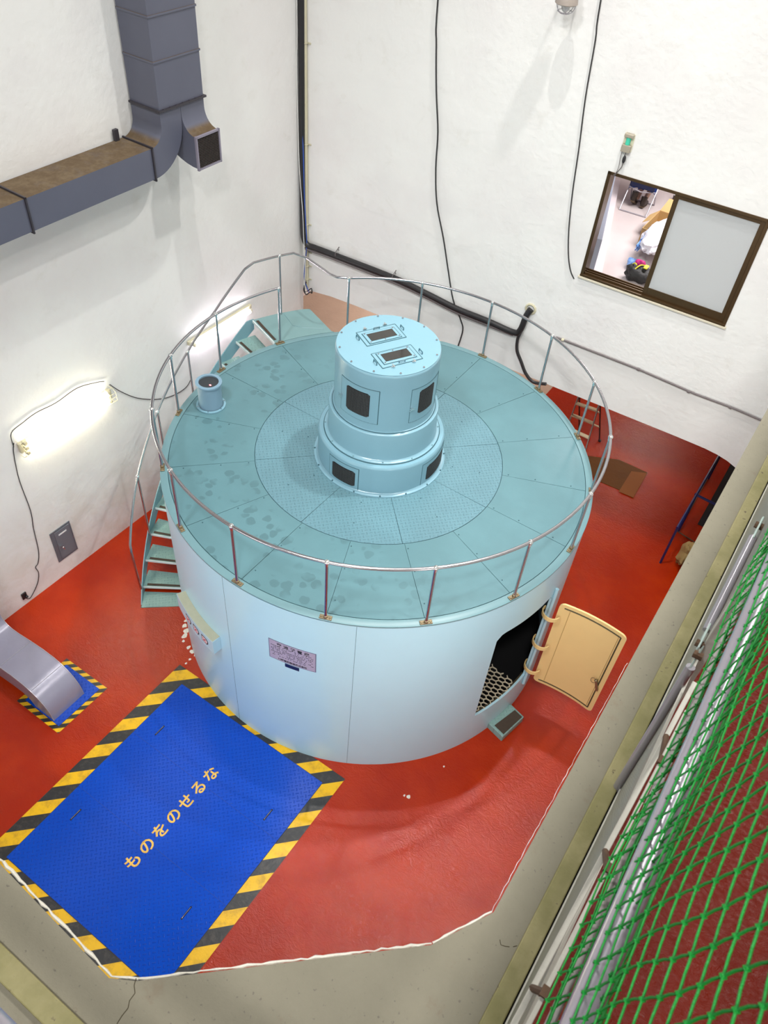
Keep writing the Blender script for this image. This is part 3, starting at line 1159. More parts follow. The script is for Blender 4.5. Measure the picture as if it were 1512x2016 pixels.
for (cx, cy), sgn in (((-0.165, 0.090), 1), ((0.205, -0.145), -1)):
    ua = R(61)
    U = Vector((math.cos(ua), math.sin(ua), 0))
    V = Vector((-U.y, U.x, 0)) * sgn
    C = Vector((cx, cy, ZL))
    b = B()
    b.box(C + Z * 0.0015, (0.50, 0.285, 0.003), U)
    h0 = fin('hatch_cover', b, 'turret', T, False)
    b = B()
    for q0, q1 in (((-.25, -.1425), (.25, -.1425)), ((-.25, .1425), (.25, .1425)), ((-.25, -.1425), (-.25, .1425)), ((.25, -.1425), (.25, .1425))):
        b.bar(C + U * q0[0] + V * q0[1] + Z * .001, C + U * q1[0] + V * q1[1] + Z * .002, 0.009, 0.004)
    fin('hatch_gap', b, 'seam', h0, False)
    b = B()
    b.box(C - V * 0.015 + Z * 0.007, (0.40, 0.205, 0.009), U)
    fin('pane_frame', b, 'turret', h0, False, 0.004)
    b = B()
    b.box(C - V * 0.015 + Z * 0.004, (0.416, 0.221, 0.004), U)
    fin('frame_outline', b, 'seam', h0, False)  # dark outline around the pane frame
    b = B()
    b.box(C - V * 0.015 + Z * 0.0125, (0.330, 0.142, 0.004), U)
    fin('glass_pane', b, 'dark_glass', h0, False, 0.012)
    for hu, hv, ang in ((0.0, 0.122, 0), (-0.285, 0.03, 90), (0.285, 0.03, 90)):
        b = B()
        p = C + U * hu + V * hv
        ax = U if ang == 0 else V
        b.tube([p - ax * 0.036, p - ax * 0.036 + Z * 0.030, p + ax * 0.036 + Z * 0.030, p + ax * 0.036], 0.0065, 6)
        fin('lift_handle', b, plain('blue_grey_handle', (0.05, 0.14, 0.18), 0.35), h0 if ang == 0 else lid)
    for hu in (-0.13, 0.13):
        p = C + U * hu + V * 0.165
        b = B()
        b.cylinder(p, p + Z * 0.03, 0.008, 8)
        b.bar(p - V * 0.026 + Z * .026, p + V * 0.026 + Z * .02, 0.011, 0.007)
        b.bar(p - U * 0.022 + Z * .012, p + U * 0.022 + Z * .012, 0.016, 0.006)
        fin('wing_nut', b, 'chrome', h0)
    for hu, hv in ((-.18, -.10), (.18, -.10), (-.18, .07), (.18, .07), (0, -.105)):
        b = B()
        p = C + U * hu + V * hv + Z * 0.011
        b.cylinder(p, p + Z * 0.006, 0.009, 8)
        fin('pane_screw', b, 'steel', h0)
for k in range(12):
    b = B()
    p = cyl(0.565, 17 + 30 * k, ZL)
    b.cylinder(p, p + Z * 0.010, 0.012, 8)
    fin('lid_bolt', b, 'steel', lid)
for k in range(16):
    b = B()
    p = cyl(0.825, 12 + 22.5 * k, HT + 0.012)
    b.cylinder(p, p + Z * 0.012, 0.009, 8)
    fin('anchor_bolt', b, 'seam', T)
for k in range(12):
    b = B()
    p = cyl(0.699, 5 + 30 * k, 3.554)
    b.cylinder(p, p + Z * 0.012, 0.008, 8)
    fin('flange_bolt', b, 'rim', band)

# vent pipe on the deck
vc = (-2.289, -0.632)
V_ = thing('vent_pipe', 'short blue grey vent pipe with a dark mesh mouth on the deck beside the railing', 'pipe', (vc[0], vc[1], HT))
b = B()
b.lathe([(0.10, HT + 0.002), (0.195, HT + 0.002), (0.195, HT + 0.02), (0.165, HT + 0.022)], vc, 48)
fin('foot_flange', b, 'turret', V_)
b = B()
b.lathe([(0.155, HT + 0.005), (0.155, HT + 0.36), (0.172, HT + 0.362), (0.172, HT + 0.385), (0.13, HT + 0.387), (0.13, HT + 0.34)], vc, 48)
fin('pipe_body', b, plain('blue_grey_paint', (0.20, 0.32, 0.41), 0.3), V_)
b = B()
b.lathe([(0.0, HT + 0.368), (0.131, HT + 0.368)], vc, 32)
mm = fin('mouth_mesh', b, 'mesh_screen', V_)
b = B()
b.ball((vc[0] + 0.055, vc[1] - 0.03, HT + 0.372), 0.012, (1.4, 1, .5))
fin('signal_lamp', b, 'red_led', mm)
for k in range(6):
    p = cyl(0.18, 60 * k, HT + 0.02, vc)
    b = B()
    b.cylinder(p, p + Z * 0.008, 0.007, 8)
    fin('flange_bolt', b, 'steel', V_)

# ================================================================ deck railing
RP = 2.70
ZRAIL = HT + 0.905
GR = thing('deck_railing', 'polished pipe railing standing around the edge of the round teal deck', 'railing', (0, 0, HT))
pangs = [PA0 + PST * k for k in range(16)]
pts = [cyl(RP, PA0 + (pangs[-1] - PA0) * k / 150, ZRAIL) for k in range(151)]
# leads out to the landing rail at the far end
o_ = [cyl(2.74, 138.3, ZRAIL), cyl(2.86, 140.0, ZRAIL - .01), cyl(3.02, 141.3, ZRAIL - 0.01), cyl(3.16, 142.6, ZRAIL), cyl(3.30, 144.2, 4.04)]
b = B()
b.tube(pts + o_, 0.0185, 10)
fin('top_rail', b, 'steel', GR)
for a in pangs:
    b = B()
    b.cylinder(cyl(RP, a, HT + 0.01), cyl(RP, a, ZRAIL), 0.0165, 10)
    po = fin('post', b, 'steel', GR)
    b = B()
    b.ball(cyl(RP, a, ZRAIL), 0.030, (1, 1, .95))
    b.cylinder(cyl(RP, a, ZRAIL - 0.05), cyl(RP, a, ZRAIL), 0.022, 10)
    fin('rail_joint', b, 'chrome', po)
    b = B()
    t = Vector((-math.sin(R(a)), math.cos(R(a)), 0))
    b.box(cyl(RP - .003, a, HT + 0.009), (0.135, 0.052, 0.014), t)
    b.cylinder(cyl(RP, a, HT + 0.012), cyl(RP, a, HT + 0.045), 0.024, 12)
    for s in (-1, 1):
        p = cyl(RP, a, HT + 0.014) + t * 0.048 * s
        b.cylinder(p, p + Z * 0.013, 0.013, 8)
    fin('foot_flange', b, 'brass', po, True, 0.003)

# ================================================================ stair around the housing
ST = thing('curved_staircase', 'pale green open steel stair curving up between the round housing and the left wall', 'staircase', cyl(3.1, 216, 0))
RI, RO = RD + 0.02, 3.43
nose0, da, dz = 214.3, 5.08, (HT - 0.13) / 11


def stair_z(a):                          # stringer centre height at an angle
    return 0.13 + (nose0 - a) / da * dz


b = B()
for r0, r1 in ((RO - 0.008, RO + 0.006),):
    cols = []
    for k in range(61):
        a = 219.6 - (219.6 - 158.2) * k / 60
        zt = min(HT + 0.012, stair_z(a) + 0.10)
        zb = max(0.0, stair_z(a) - 0.17)
        cols.append([b.bm.verts.new(cyl(r, a, z)) for r, z in ((r0, zb), (r1, zb), (r1, zt), (r0, zt))])
    for A, C in zip(cols[:-1], cols[1:]):
        for j in range(4):
            b.face([A[j], C[j], C[(j + 1) % 4], A[(j + 1) % 4]])
    b.face(cols[0])
    b.face(cols[-1][::-1])
fin('outer_stringer', b, 'stringer', ST)
b = B()
cols = []
for k in range(61):
    a = 219.6 - (219.6 - 158.2) * k / 60
    zt = min(HT - 0.03, stair_z(a) + 0.03)
    zb = max(0.0, stair_z(a) - 0.15)
    cols.append([b.bm.verts.new(cyl(r, a, z)) for r, z in ((RI, zb), (RI + .006, zb), (RI + .006, zt), (RI, zt))])
for A, C in zip(cols[:-1], cols[1:]):
    for j in range(4):
        b.face([A[j], C[j], C[(j + 1) % 4], A[(j + 1) % 4]])
b.face(cols[0])
b.face(cols[-1][::-1])
fin('inner_stringer', b, 'stringer', ST)
for k in range(-1, 11):
    a = nose0 - da * k
    z = 0.13 + dz * k if k >= 0 else 0.012
    a_n = a if k >= 0 else 219.6
    b = B()
    b.sector(RI + 0.006, RO - 0.008, a_n, a_n - (da * 1.06 if k >= 0 else da), z - 0.012, z, 4)
    tr = fin('stair_tread', b, 'stair', ST, False)
    if k >= 0:
        b = B()
        b.sector(RI + 0.006, RO - 0.008, a_n + 0.05, a_n + 0.22, z - 0.035, z + 0.001, 4)
        fin('nosing', b, 'nosing', tr, False)
        b = B()
        b.sector(RI + 0.03, RO - 0.06, a_n - 0.25, a_n - 0.95, z, z + 0.004, 4)
        fin('grip_strip', b, 'grit', tr, False)
# landing
b = B()
pl = [cyl(RI - 0.015, 158.4 - (158.4 - 138.8) * k / 10, HT - 0.014) for k in range(11)]
po = [cyl(RO, 158.4 - (158.4 - 144.5) * k / 8, HT - 0.014) for k in range(9)]
far = [Vector((-2.72, 2.06, HT - 0.014)), Vector((-2.10, 1.79, HT - 0.014))]
b.prism(po + far + pl[::-1], (0, 0, 0.014))
la = fin('landing', b, plain('pale_green_landing', (0.17, 0.295, 0.30), 0.4, 0, 0.05, 5), ST, False)
b = B()
b.tube([cyl(2.84, 141.5, HT + .001), cyl(2.95, 147.5, HT + .001), cyl(3.05, 149.8, HT + .001), cyl(3.38, 150.0, HT + .001)], 0.004, 4)
fin('landing_weld', b, 'rim', la)
b = B()
b.sector(RI + 0.006, RO, 158.35, 158.62, HT - 0.04, HT + 0.001, 4)
fin('nosing', b, 'nosing', la, False)
b = B()
b.sector(RI + 0.06, RO - 0.05, 158.0, 157.2, HT, HT + 0.004, 4)
fin('grip_strip', b, 'grit', la, False)

# stair handrail on the outer side
SH = thing('stair_handrail', 'polished pipe handrail following the outer side of the curved stair up to the landing', 'handrail', cyl(3.4, 216, 0.2))
RH = 3.40
knots = [(217.4, 0.30), (217.9, 0.75), (218.0, 1.15), (217.5, 1.30), (204.9, 1.919), (191.7, 2.499), (178.6, 3.076), (169.1, 3.50), (160.0, 3.99), (157.6, 4.055), (150.7, 4.075), (147.0, 4.082), (144.3, 4.04)]
pts = []
for (a0, z0), (a1, z1) in zip(knots[:-1], knots[1:]):
    n = max(1, int(abs(a1 - a0) / 1.5))
    for k in range(n):
        pts.append(cyl(RH, a0 + (a1 - a0) * k / n, z0 + (z1 - z0) * k / n))
pts.append(cyl(RH - .1, 144.2, 4.04))
b = B()
b.tube(pts, 0.0175, 8)
fin('hand_rail', b, 'steel', SH)
for a, zt, zb in ((204.9, 1.919, stair_z(204.9) + .05), (191.7, 2.499, stair_z(191.7) + .05), (178.6, 3.076, stair_z(178.6) + .05), (150.7, 4.075, HT)):
    b = B()
    b.cylinder(cyl(RH, a, zb), cyl(RH, a, zt), 0.0155, 10)
    po = fin('post', b, 'steel', SH)
    b = B()
    b.ball(cyl(RH, a, zt), 0.028)
    fin('rail_joint', b, 'chrome', po)

# ================================================================ hatches in the floor
HX0, HX1, HY0, HY1 = -1.226, 1.238, -5.70, -2.785
HB = thing('floor_hatch', 'big blue tread plate hatch with yellow characters let into the red floor', 'hatch', (0, -4.2, 0))
b = B()
b.prism([(HX0, HY0, 0.001), (HX1, HY0, 0.001), (HX1, HY1, 0.001), (HX0, HY1, 0.001)], (0, 0, 0.008))
hp = fin('hatch_plate', b, 'blue_plate', HB, False)
b = B()
for p, q in (((HX0, HY0), (HX1, HY0)), ((HX1, HY0), (HX1, HY1)), ((HX1, HY1), (HX0, HY1)), ((HX0, HY1), (HX0, HY0))):
    b.bar((*p, 0.004), (*q, 0.004), 0.010, 0.008)
for yy in (-3.70, -4.62):
    b.bar((HX0, yy, 0.0085), (HX1, yy, 0.0085), 0.003, 0.002)
fin('plate_gap', b, plain('dark_blue_gap', (0.003, 0.02, 0.10), 0.6), hp, False)
for (x, y) in ((-0.962, -3.475), (-0.97, -4.89), (0.942, -3.518), (0.92, -4.94)):
    b = B()
    b.box((x, y, 0.0095), (0.022, 0.17, 0.002))
    sl = fin('lifting_slot', b, 'dark', hp, False)
    b = B()
    b.tube([(x, y - .07, 0.01), (x, y - .06, 0.016), (x, y + .06, 0.016), (x, y + .07, 0.01)], 0.005, 6)
    fin('lifting_handle', b, 'steel', sl)
chars = 'ものをのせるな'
for i, ch in enumerate(chars):
    yc = -4.883 + i * (4.883 - 3.537) / 6

    def mp(c, yc=yc):
        return Vector((0.075 - c.y, yc - 0.098 + c.x, 0.0095 + c.z))
    text_mesh(ch, 0.196, mp, 'hatch_character', 'yellow_letter', hp, 0.001, 0.0045)
b = B()
o0, o1, q0, q1 = -1.475, 1.447, -5.93, -2.570
for a, c, d, e in ((o0, q0, o1, HY0 - .006), (o0, HY1 + .006, o1, q1), (o0, HY0 - .006, HX0 - .006, HY1 + .006), (HX1 + .006, HY0 - .006, o1, HY1 + .006)):
    b.prism([(a, c, 0.0005), (d, c, 0.0005), (d, e, 0.0005), (a, e, 0.0005)], (0, 0, 0.003))
fin('hazard_border', b, 'hazard', HB, False)

HS = thing('duct_hatch', 'small blue floor hatch with a hazard border around the foot of the grey duct', 'hatch', (-2.41, -3.86, 0))
b = B()
b.prism([(-2.74, -4.21, 0.001), (-2.075, -4.21, 0.001), (-2.075, -3.51, 0.001), (-2.74, -3.51, 0.001)], (0, 0, 0.008))
fin('hatch_plate', b, 'blue_plate', HS, False)
b = B()
for a, c, d, e in ((-2.82, -4.285, -2.0, -4.212), (-2.82, -3.508, -2.0, -3.437), (-2.82, -4.212, -2.742, -3.508), (-2.073, -4.212, -2.0, -3.508)):
    b.prism([(a, c, 0.0005), (d, c, 0.0005), (d, e, 0.0005), (a, e, 0.0005)], (0, 0, 0.004))
fin('hazard_border', b, 'hazard_small', HS, False)

# ================================================================ floor duct (bottom left)
FD = thing('floor_duct', 'shiny pale grey rectangular duct curving down from the left wall into the small blue hatch', 'duct', (-2.4, -3.95, 0))
outer = [(-2.185, 0.009), (-2.195, 0.11), (-2.225, 0.22), (-2.285, 0.32), (-2.37, 0.40), (-2.48, 0.46), (-2.62, 0.495), (-2.85, 0.50), (-3.10, 0.47), (-3.35, 0.425), (-3.50, 0.415), (-3.60, 0.44), (-3.67, 0.52), (-3.70, 0.66), (-3.71, 1.2), (-3.72, 5.0)]
inner = [(-2.56, 0.009), (-2.57, 0.06), (-2.60, 0.11), (-2.64, 0.145), (-2.68, 0.165), (-2.74, 0.18), (-2.80, 0.18), (-2.95, 0.17), (-3.15, 0.14), (-3.38, 0.095), (-3.55, 0.08), (-3.75, 0.09), (-3.90, 0.14), (-3.985, 0.30), (-4.015, 1.2), (-4.02, 5.0)]
y0, y1 = -4.195, -3.685
b = B()
rows = []
for (xo, zo), (xi, zi) in zip(outer, inner):
    rows.append([b.bm.verts.new(p) for p in ((xo, y0, zo), (xo, y1, zo), (xi, y1, zi), (xi, y0, zi))])
for A, C in zip(rows[:-1], rows[1:]):
    for j in range(4):
        b.face([A[j], A[(j + 1) % 4], C[(j + 1) % 4], C[j]])
b.face(rows[0])
b.face(rows[-1])
fin('duct_body', b, 'floor_duct', FD)
for y in (y0, y1):
    b = B()
    b.tube([(x, y, z + 0.003) for x, z in outer], 0.006, 6)
    fin('folded_seam', b, 'gas_pipe', FD)
b = B()
for i in (8, 5):
    (x, z), (x2, z2) = outer[i], outer[i + 1]
    b.bar((x, y0, z + .003), (x, y1, z + .003), 0.004, 0.008)
fin('cross_seam', b, 'gas_pipe', FD)

# ================================================================ wall duct (top left)
WD = thing('wall_duct', 'grey sheet metal duct coming down the left wall and turning into a dusty horizontal run', 'duct', lw(3.3, 5.56, 0.26))


def L3(y, z, off):                       # point by distance along the left wall (world y), height and offset
    t = (y - CORNER.y) / LD.y
    return CORNER + LD * t + LN * off + Vector((0, 0, z))


o0_, o1_ = 0.02, 0.50
VY0, VY1 = 0.225, 0.945


def duct_box(y0, y1, z0, z1, a=o0_, c=o1_, bb=None):
    b_ = bb or B()
    b_.hexa([L3(y0, z0, a), L3(y0, z0, c), L3(y1, z0, c), L3(y1, z0, a), L3(y0, z1, a), L3(y0, z1, c), L3(y1, z1, c), L3(y1, z1, a)])
    return b_


fin('vertical_duct', duct_box(VY0, VY1, 6.29, 9.5), 'duct', WD, False)
fin('horizontal_duct', duct_box(-5.6, 0.03, 5.56, 5.92), 'duct', WD, False)
# elbow to the horizontal run
YM = 0.555
b = B()
rows = []
ci = (0.03, 5.92 + 0.20)                 # concave inner corner centre
for k in range(13):
    a = R(90 * k / 12)
    # inner (upper) path from horizontal to vertical, outer (lower) path
    iy, iz = 0.03 + 0.195 * math.sin(a), 5.92 + 0.195 * (1 - math.cos(a))
    oy, oz = 0.03 + (YM - 0.03) * math.sin(a), 5.56 + 0.53 * (1 - math.cos(a))
    rows.append([b.bm.verts.new(L3(iy, iz, o0_)), b.bm.verts.new(L3(iy, iz, o1_)), b.bm.verts.new(L3(oy, oz, o1_)), b.bm.verts.new(L3(oy, oz, o0_))])
rows.append([b.bm.verts.new(L3(y, 6.29, o)) for y, o in ((VY0, o0_), (VY0, o1_), (YM, o1_), (YM, o0_))])
for A, C in zip(rows[:-1], rows[1:]):
    for j in range(4):
        b.face([A[j], A[(j + 1) % 4], C[(j + 1) % 4], C[j]])
b.face(rows[0])
b.face(rows[-1])
fin('elbow', b, 'duct', WD)
# outlet elbow facing the hall
b = B()
rows = []
GO = 0.70
for k in range(11):
    a = R(90 * k / 10)
    iz, io = 5.955 + 0.22 * (1 - math.sin(a)), o1_ + 0.20 * (1 - math.cos(a))
    oz, oo = 5.575 + 0.5 * (1 - math.sin(a)), 0.05 + (GO - 0.05) * (1 - math.cos(a))
    rows.append([b.bm.verts.new(L3(VY1, iz, io)), b.bm.verts.new(L3(YM + .005, iz, io)), b.bm.verts.new(L3(YM + .005, oz, oo)), b.bm.verts.new(L3(VY1, oz, oo))])
top = [b.bm.verts.new(L3(y, 6.29, o)) for y, o in ((VY1, o1_), (YM + .005, o1_), (YM + .005, o0_), (VY1, o0_))]
rows.insert(0, top)
for A, C in zip(rows[:-1], rows[1:]):
    for j in range(4):
        b.face([A[j], A[(j + 1) % 4], C[(j + 1) % 4], C[j]])
b.face(rows[0])
b.face(rows[-1])
ou = fin('outlet_elbow', b, 'duct', WD)
b = B()
for q in (0, 1):
    z = 5.575 if q == 0 else 5.955
    b.bar(L3(YM, z, GO + .01), L3(VY1, z, GO + .01), 0.03, 0.022)
    y = YM if q == 0 else VY1
    b.bar(L3(y, 5.56, GO + .01), L3(y, 5.97, GO + .01), 0.03, 0.022, LD)
fin('grille_frame', b, plain('lilac_grey_frame', (0.22, 0.20, 0.25), 0.4), ou, False)
b = B()
b.hexa([L3(y, z, o) for z in (5.575, 5.955) for y, o in ((YM, GO + .002), (YM, GO + .006), (VY1, GO + .006), (VY1, GO + .002))])
gr = fin('grille_back', b, 'dark', ou, False)
b = B()
for k in range(1, 20):
    z = 5.575 + 0.38 * k / 20
    b.bar(L3(YM + .01, z, GO + .012), L3(VY1 - .01, z, GO + .012), 0.010, 0.004)
for k in range(1, 14):
    y = YM + (VY1 - YM) * k / 14
    b.bar(L3(y, 5.58, GO + .015), L3(y, 5.95, GO + .015), 0.006, 0.004, LD)
fin('grille_slats', b, plain('dusty_slats', (0.045, 0.035, 0.03), 0.7), ou, False)


def ring(y0, y1, z0, z1, a, c, t, axis):
    b = B()
    if axis == 'z':
        zz = z0
        b.bar(L3(y0 - t, zz, c + t / 2), L3(y1 + t, zz, c + t / 2), t, 0.022)
        b.bar(L3(y0 - t / 2, zz, a), L3(y0 - t / 2, zz, c), t, 0.022)
        b.bar(L3(y1 + t / 2, zz, a), L3(y1 + t / 2, zz, c), t, 0.022)
    else:
        yy = y0
        b.bar(L3(yy, z1 + t / 2, a), L3(yy, z1 + t / 2, c + t), 0.018, t)
        b.bar(L3(yy, z0 - t, c + t / 2), L3(yy, z1 + t, c + t / 2), t, 0.018, LD)
        b.bar(L3(yy, z0 - t / 2, a), L3(yy, z0 - t / 2, c + t), 0.018, t)
    return b


fl = fin('duct_flange', ring(VY0, VY1, 6.29, 6.29, o0_, o1_, 0.028, 'z'), 'duct_seam', WD, False)
for k in range(7):
    b = B()
    p = L3(VY0 + 0.05 + k * 0.105, 6.29, o1_ + 0.014)
    b.cylinder(p - Z * 0.018, p + Z * 0.018, 0.008, 6)
    fin('flange_bolt', b, 'duct_seam', fl)
fin('duct_flange', ring(VY0, VY1, 6.80, 6.80, o0_, o1_, 0.010, 'z'), 'duct', WD, False)
fin('duct_flange', ring(VY0, VY1, 7.25, 7.25, o0_, o1_, 0.010, 'z'), 'duct', WD, False)
fin('duct_flange', ring(0.03, 0.03, 5.56, 5.92, o0_, o1_, 0.022, 'y'), 'duct_seam', WD, False)
fin('duct_flange', ring(-1.75, -1.75, 5.56, 5.92, o0_, o1_, 0.022, 'y'), 'duct_seam', WD, False)
b = B()
b.box(L3(-0.08, 5.98, 0.04), (0.06, 0.04, 0.14), LD)
fin('wall_bracket', b, 'duct_seam', WD, False)

# ================================================================ left wall fittings


def wall_light(label, ya, za, yb, zb, mat, h, ntube, cage):
    mid = (L3(ya, za, 0.05) + L3(yb, zb, 0.05)) / 2
    t = thing('wall_light', label, 'light', mid)
    d = (L3(yb, zb, 0) - L3(ya, za, 0))
    L = d.length
    d.normalize()
    up = (Z - d * Z.dot(d)).normalized()
    c = (L3(ya, za, 0) + L3(yb, zb, 0)) / 2
    b = B()
    b.box(c + LN * 0.03, (L, 0.05, h * 0.8), d, LN, up)
    fin('fixture_body', b, 'cream', t, False, 0.005)
    for i in range(ntube):
        off = (i - (ntube - 1) / 2) * h * 0.42 if ntube > 1 else -0.035
        b = B()
        b.cylinder(c - d * (L / 2 - 0.1) + LN * 0.095 + up * off, c + d * (L / 2 - 0.1) + LN * 0.095 + up * off, 0.021 if ntube > 1 else 0.036, 12)
        tu = fin('fluorescent_tube', b, mat, t)
        b = B()
        for s in (-1, 1):
            p = c + d * s * (L / 2 - 0.075) + LN * 0.08 + up * off
            b.box(p, (0.05, 0.07, 0.05), d, LN, up)
        fin('lamp_holder', b, 'cream', tu, False, 0.006)
    if cage:
        b = B()
        prof = [(0.0, h * 0.62), (0.085, h * 0.62), (0.15, h * 0.36), (0.15, -h * 0.36), (0.085, -h * 0.62), (0.0, -h * 0.62)]
        n = 15
        for k in range(n + 1):
            p = c + d * (-L / 2 + L * k / n)
            b.tube([p + LN * (0.01 + o) + up * u for o, u in prof], 0.0035, 5)
        for o, u in prof[1:5] + [(0.15, 0.0)]:
            b.tube([c - d * L / 2 + LN * (0.01 + o) + up * u, c + d * L / 2 + LN * (0.01 + o) + up * u], 0.0035, 5)
        fin('wire_guard', b, plain('cream_wire', (0.75, 0.68, 0.45), 0.4), t)
    return t


wall_light('caged fluorescent wall light with a warm glow and a loose cord, left of the stair', -2.47, 2.66, -0.93, 2.66, 'tube_warm', 0.19, 3, True)
wall_light('bare glowing fluorescent wall light behind the stair railing', 0.62, 2.68, 2.05, 2.68, 'tube_pink', 0.08, 1, False)

EB = thing('electrical_box', 'grey enamel electrical box with a keyed lock, low on the left wall', 'box', L3(-2.28, 0.33, 0.0))
b = B()
b.hexa([L3(y, z, o) for z in (0.325, 0.955) for y, o in ((-2.455, 0.001), (-2.455, 0.012), (-2.10, 0.012), (-2.10, 0.001))])
fin('box_body', b, 'sheet_grey', EB, False)
b = B()
b.hexa([L3(y, z, o) for z in (0.36, 0.92) for y, o in ((-2.39, 0.012), (-2.39, 0.018), (-2.125, 0.018), (-2.125, 0.012))])
dr = fin('box_door', b, plain('grey_enamel_door', (0.15, 0.17, 0.195), 0.35), EB, False, 0.003)
b = B()
b.hexa([L3(y, z, o) for z in (0.825, 0.85) for y, o in ((-2.33, 0.018), (-2.33, 0.021), (-2.19, 0.021), (-2.19, 0.018))])
fin('label_strip', b, 'white', dr, False)
b = B()
b.cylinder(L3(-2.345, 0.62, 0.018), L3(-2.345, 0.62, 0.05), 0.012, 10)
b.bar(L3(-2.345, 0.62, 0.065), L3(-2.33, 0.56, 0.07), 0.012, 0.006)
b.ball(L3(-2.345, 0.62, 0.068), 0.016)
fin('key_lock', b, 'chrome', dr)

OUTL = thing('wall_outlet', 'small black wall outlet near the floor at the end of the hanging cord', 'outlet', L3(-3.13, 0.12, 0))
b = B()
b.hexa([L3(y, z, o) for z in (0.13, 0.25) for y, o in ((-3.17, 0.0), (-3.17, 0.02), (-3.09, 0.02), (-3.09, 0.0))])
fin('outlet_cover', b, 'black', OUTL, False, 0.004)
b = B()
b.ball(L3(-3.11, 0.17, 0.035), 0.022)
fin('plug', b, 'black', OUTL)


def smooth_path(ps, n=5):
    ps = [Vector(p) for p in ps]
    out = []
    for i in range(len(ps) - 1):
        p0_ = ps[max(i - 1, 0)]
        p1_, p2_ = ps[i], ps[i + 1]
        p3_ = ps[min(i + 2, len(ps) - 1)]
        for k in range(n):
            t = k / n
            out.append(0.5 * ((2 * p1_) + (p2_ - p0_) * t + (2 * p0_ - 5 * p1_ + 4 * p2_ - p3_) * t * t + (3 * p1_ - p0_ - 3 * p2_ + p3_) * t ** 3))
    out.append(ps[-1])
    return out


def cord(name, label, cat, pts, r, mat, seg=6, n=5):
    b = B()
    b.tube(smooth_path(pts, n), r, seg)
    return tag(fin(name, b, mat), label, cat)


cord('power_cord', 'thin black cord hanging from the caged light down to the black outlet', 'cord',
     [on_left(x, y, .012) for x, y in ((27, 872), (27, 893), (38, 945), (60, 1005), (66, 1040), (76, 1085), (75, 1108), (70, 1117), (76, 1128), (74, 1148), (62, 1174), (55, 1179), (50, 1176))], 0.006, 'cable')
cord('lamp_cable', 'thin black cable looping over the top of the caged light', 'cord',
     [on_left(x, y, .015) for x, y in ((27, 880), (22, 853), (45, 832), (72, 812), (110, 793), (152, 764), (190, 753), (205, 751))], 0.006, 'cable')
cord('lamp_cable', 'thin black cable sagging from the caged light towards the stair railing', 'cord',
     [on_left(x, y, .012) for x, y in ((216, 757), (240, 772), (272, 784), (310, 786), (340, 779), (366, 763), (377, 744))], 0.006, 'cable')

# ================================================================ back wall fittings
CP = thing('cream_conduit', 'cream plastic conduit running down the back wall beside the corner', 'conduit', bw(0.1, 2.45, 0.03))
b = B()
b.cylinder(bw(0.108, 2.45, 0.035), bw(0.065, 9.5, 0.035), 0.030, 14)
fin('conduit_pipe', b, 'cream', CP)
for z in (2.6, 2.85, 3.1, 3.6, 4.9, 6.3):
    b = B()
    s = 0.108 - 0.043 * (z - 2.45) / 7.05
    b.tube([bw(s + 0.034 * math.cos(R(a)), z, 0.035 + 0.034 * math.sin(R(a))) for a in range(0, 361, 30)], 0.006, 5)
    b.box(bw(s + 0.055, z, 0.008), (0.05, 0.012, 0.02), BD)
    fin('pipe_clip', b, 'cream', CP)
kc = bw(0.075, 0, 0.12)
b = B()
pts = [bw(0.05, 12, 0.075), bw(0.05, 6.0, 0.075), bw(0.052, 4.4, 0.075), bw(0.058, 3.6, 0.08), bw(0.085, 3.36, 0.085), bw(0.16, 3.27, 0.075), bw(0.30, 3.262, 0.06), bw(0.685, 3.262, 0.055)]
pts += [on_back(775, 547, .05), on_back(840, 578, .05), on_back(900, 608, .05), on_back(960, 632, .05), on_back(1010, 654, .05), on_back(1024, 650, .06), on_back(1036, 622, .05), on_back(1045, 609, .03)]
b.tube(smooth_path(pts, 6), 0.047, 12)
CB = tag(fin('cable_bundle', b, 'black'), 'thick black cable bundle coming down the corner and sagging along the back wall', 'cable')
b = B()
pts = [bw(0.10, 3.20, 0.09), bw(0.30, 3.19, 0.075), bw(0.685, 3.20, 0.075), on_back(775, 556, .06), on_back(840, 586, .06), on_back(900, 616, .06), on_back(960, 640, .06), on_back(1010, 659, .06)]
b.tube(smooth_path(pts, 6), 0.022, 8)
tag(fin('grey_brown_cable', b, 'grey_conduit'), 'dull brown cable running just under the thick black bundle', 'cable')
for x, y in ((664, 495), (776, 541)):
    b = B()
    p = on_back(x, y, 0.05)
    b.tube([p + BN * (0.06 * math.cos(R(a))) + Z * (0.06 * math.sin(R(a)) - .03) for a in range(-30, 271, 30)], 0.006, 5)
    b.cylinder(p + Z * .03, p + Z * .06 - BN * .05, 0.007, 6)
    fin('cable_clip', b, 'grey_conduit', CB)
b = B()
p = on_back(1045, 608, 0.0)
b.tube([p + BD * 0.075 * math.cos(R(a)) + Z * 0.075 * math.sin(R(a)) + BN * .004 for a in range(0, 360, 30)], 0.020, 6, True)
tag(fin('wall_sleeve', b, 'cream'), 'cream ring around the hole where the black bundle enters the back wall', 'sleeve')
cord('black_hose', 'black hose dropping from the end of the thick bundle to the wall foot', 'hose',
     [on_back(x, y, .05) for x, y in ((1026, 652), (1019, 668), (1018, 690), (1026, 712), (1035, 735), (1050, 752), (1075, 756))], 0.026, 'cable', 8)
CD = thing('steel_conduit', 'thin brownish steel conduit running along the back wall under the window', 'conduit', bw(6.2, 3.2, 0.02))
pts = [on_back(x, y, .025) for x, y in ((1095, 664), (1255, 726), (1370, 776), (1440, 802), (1500, 828), (1560, 850))]
b = B()
b.tube(pts, 0.016, 8)
fin('conduit_pipe', b, 'grey_conduit', CD)
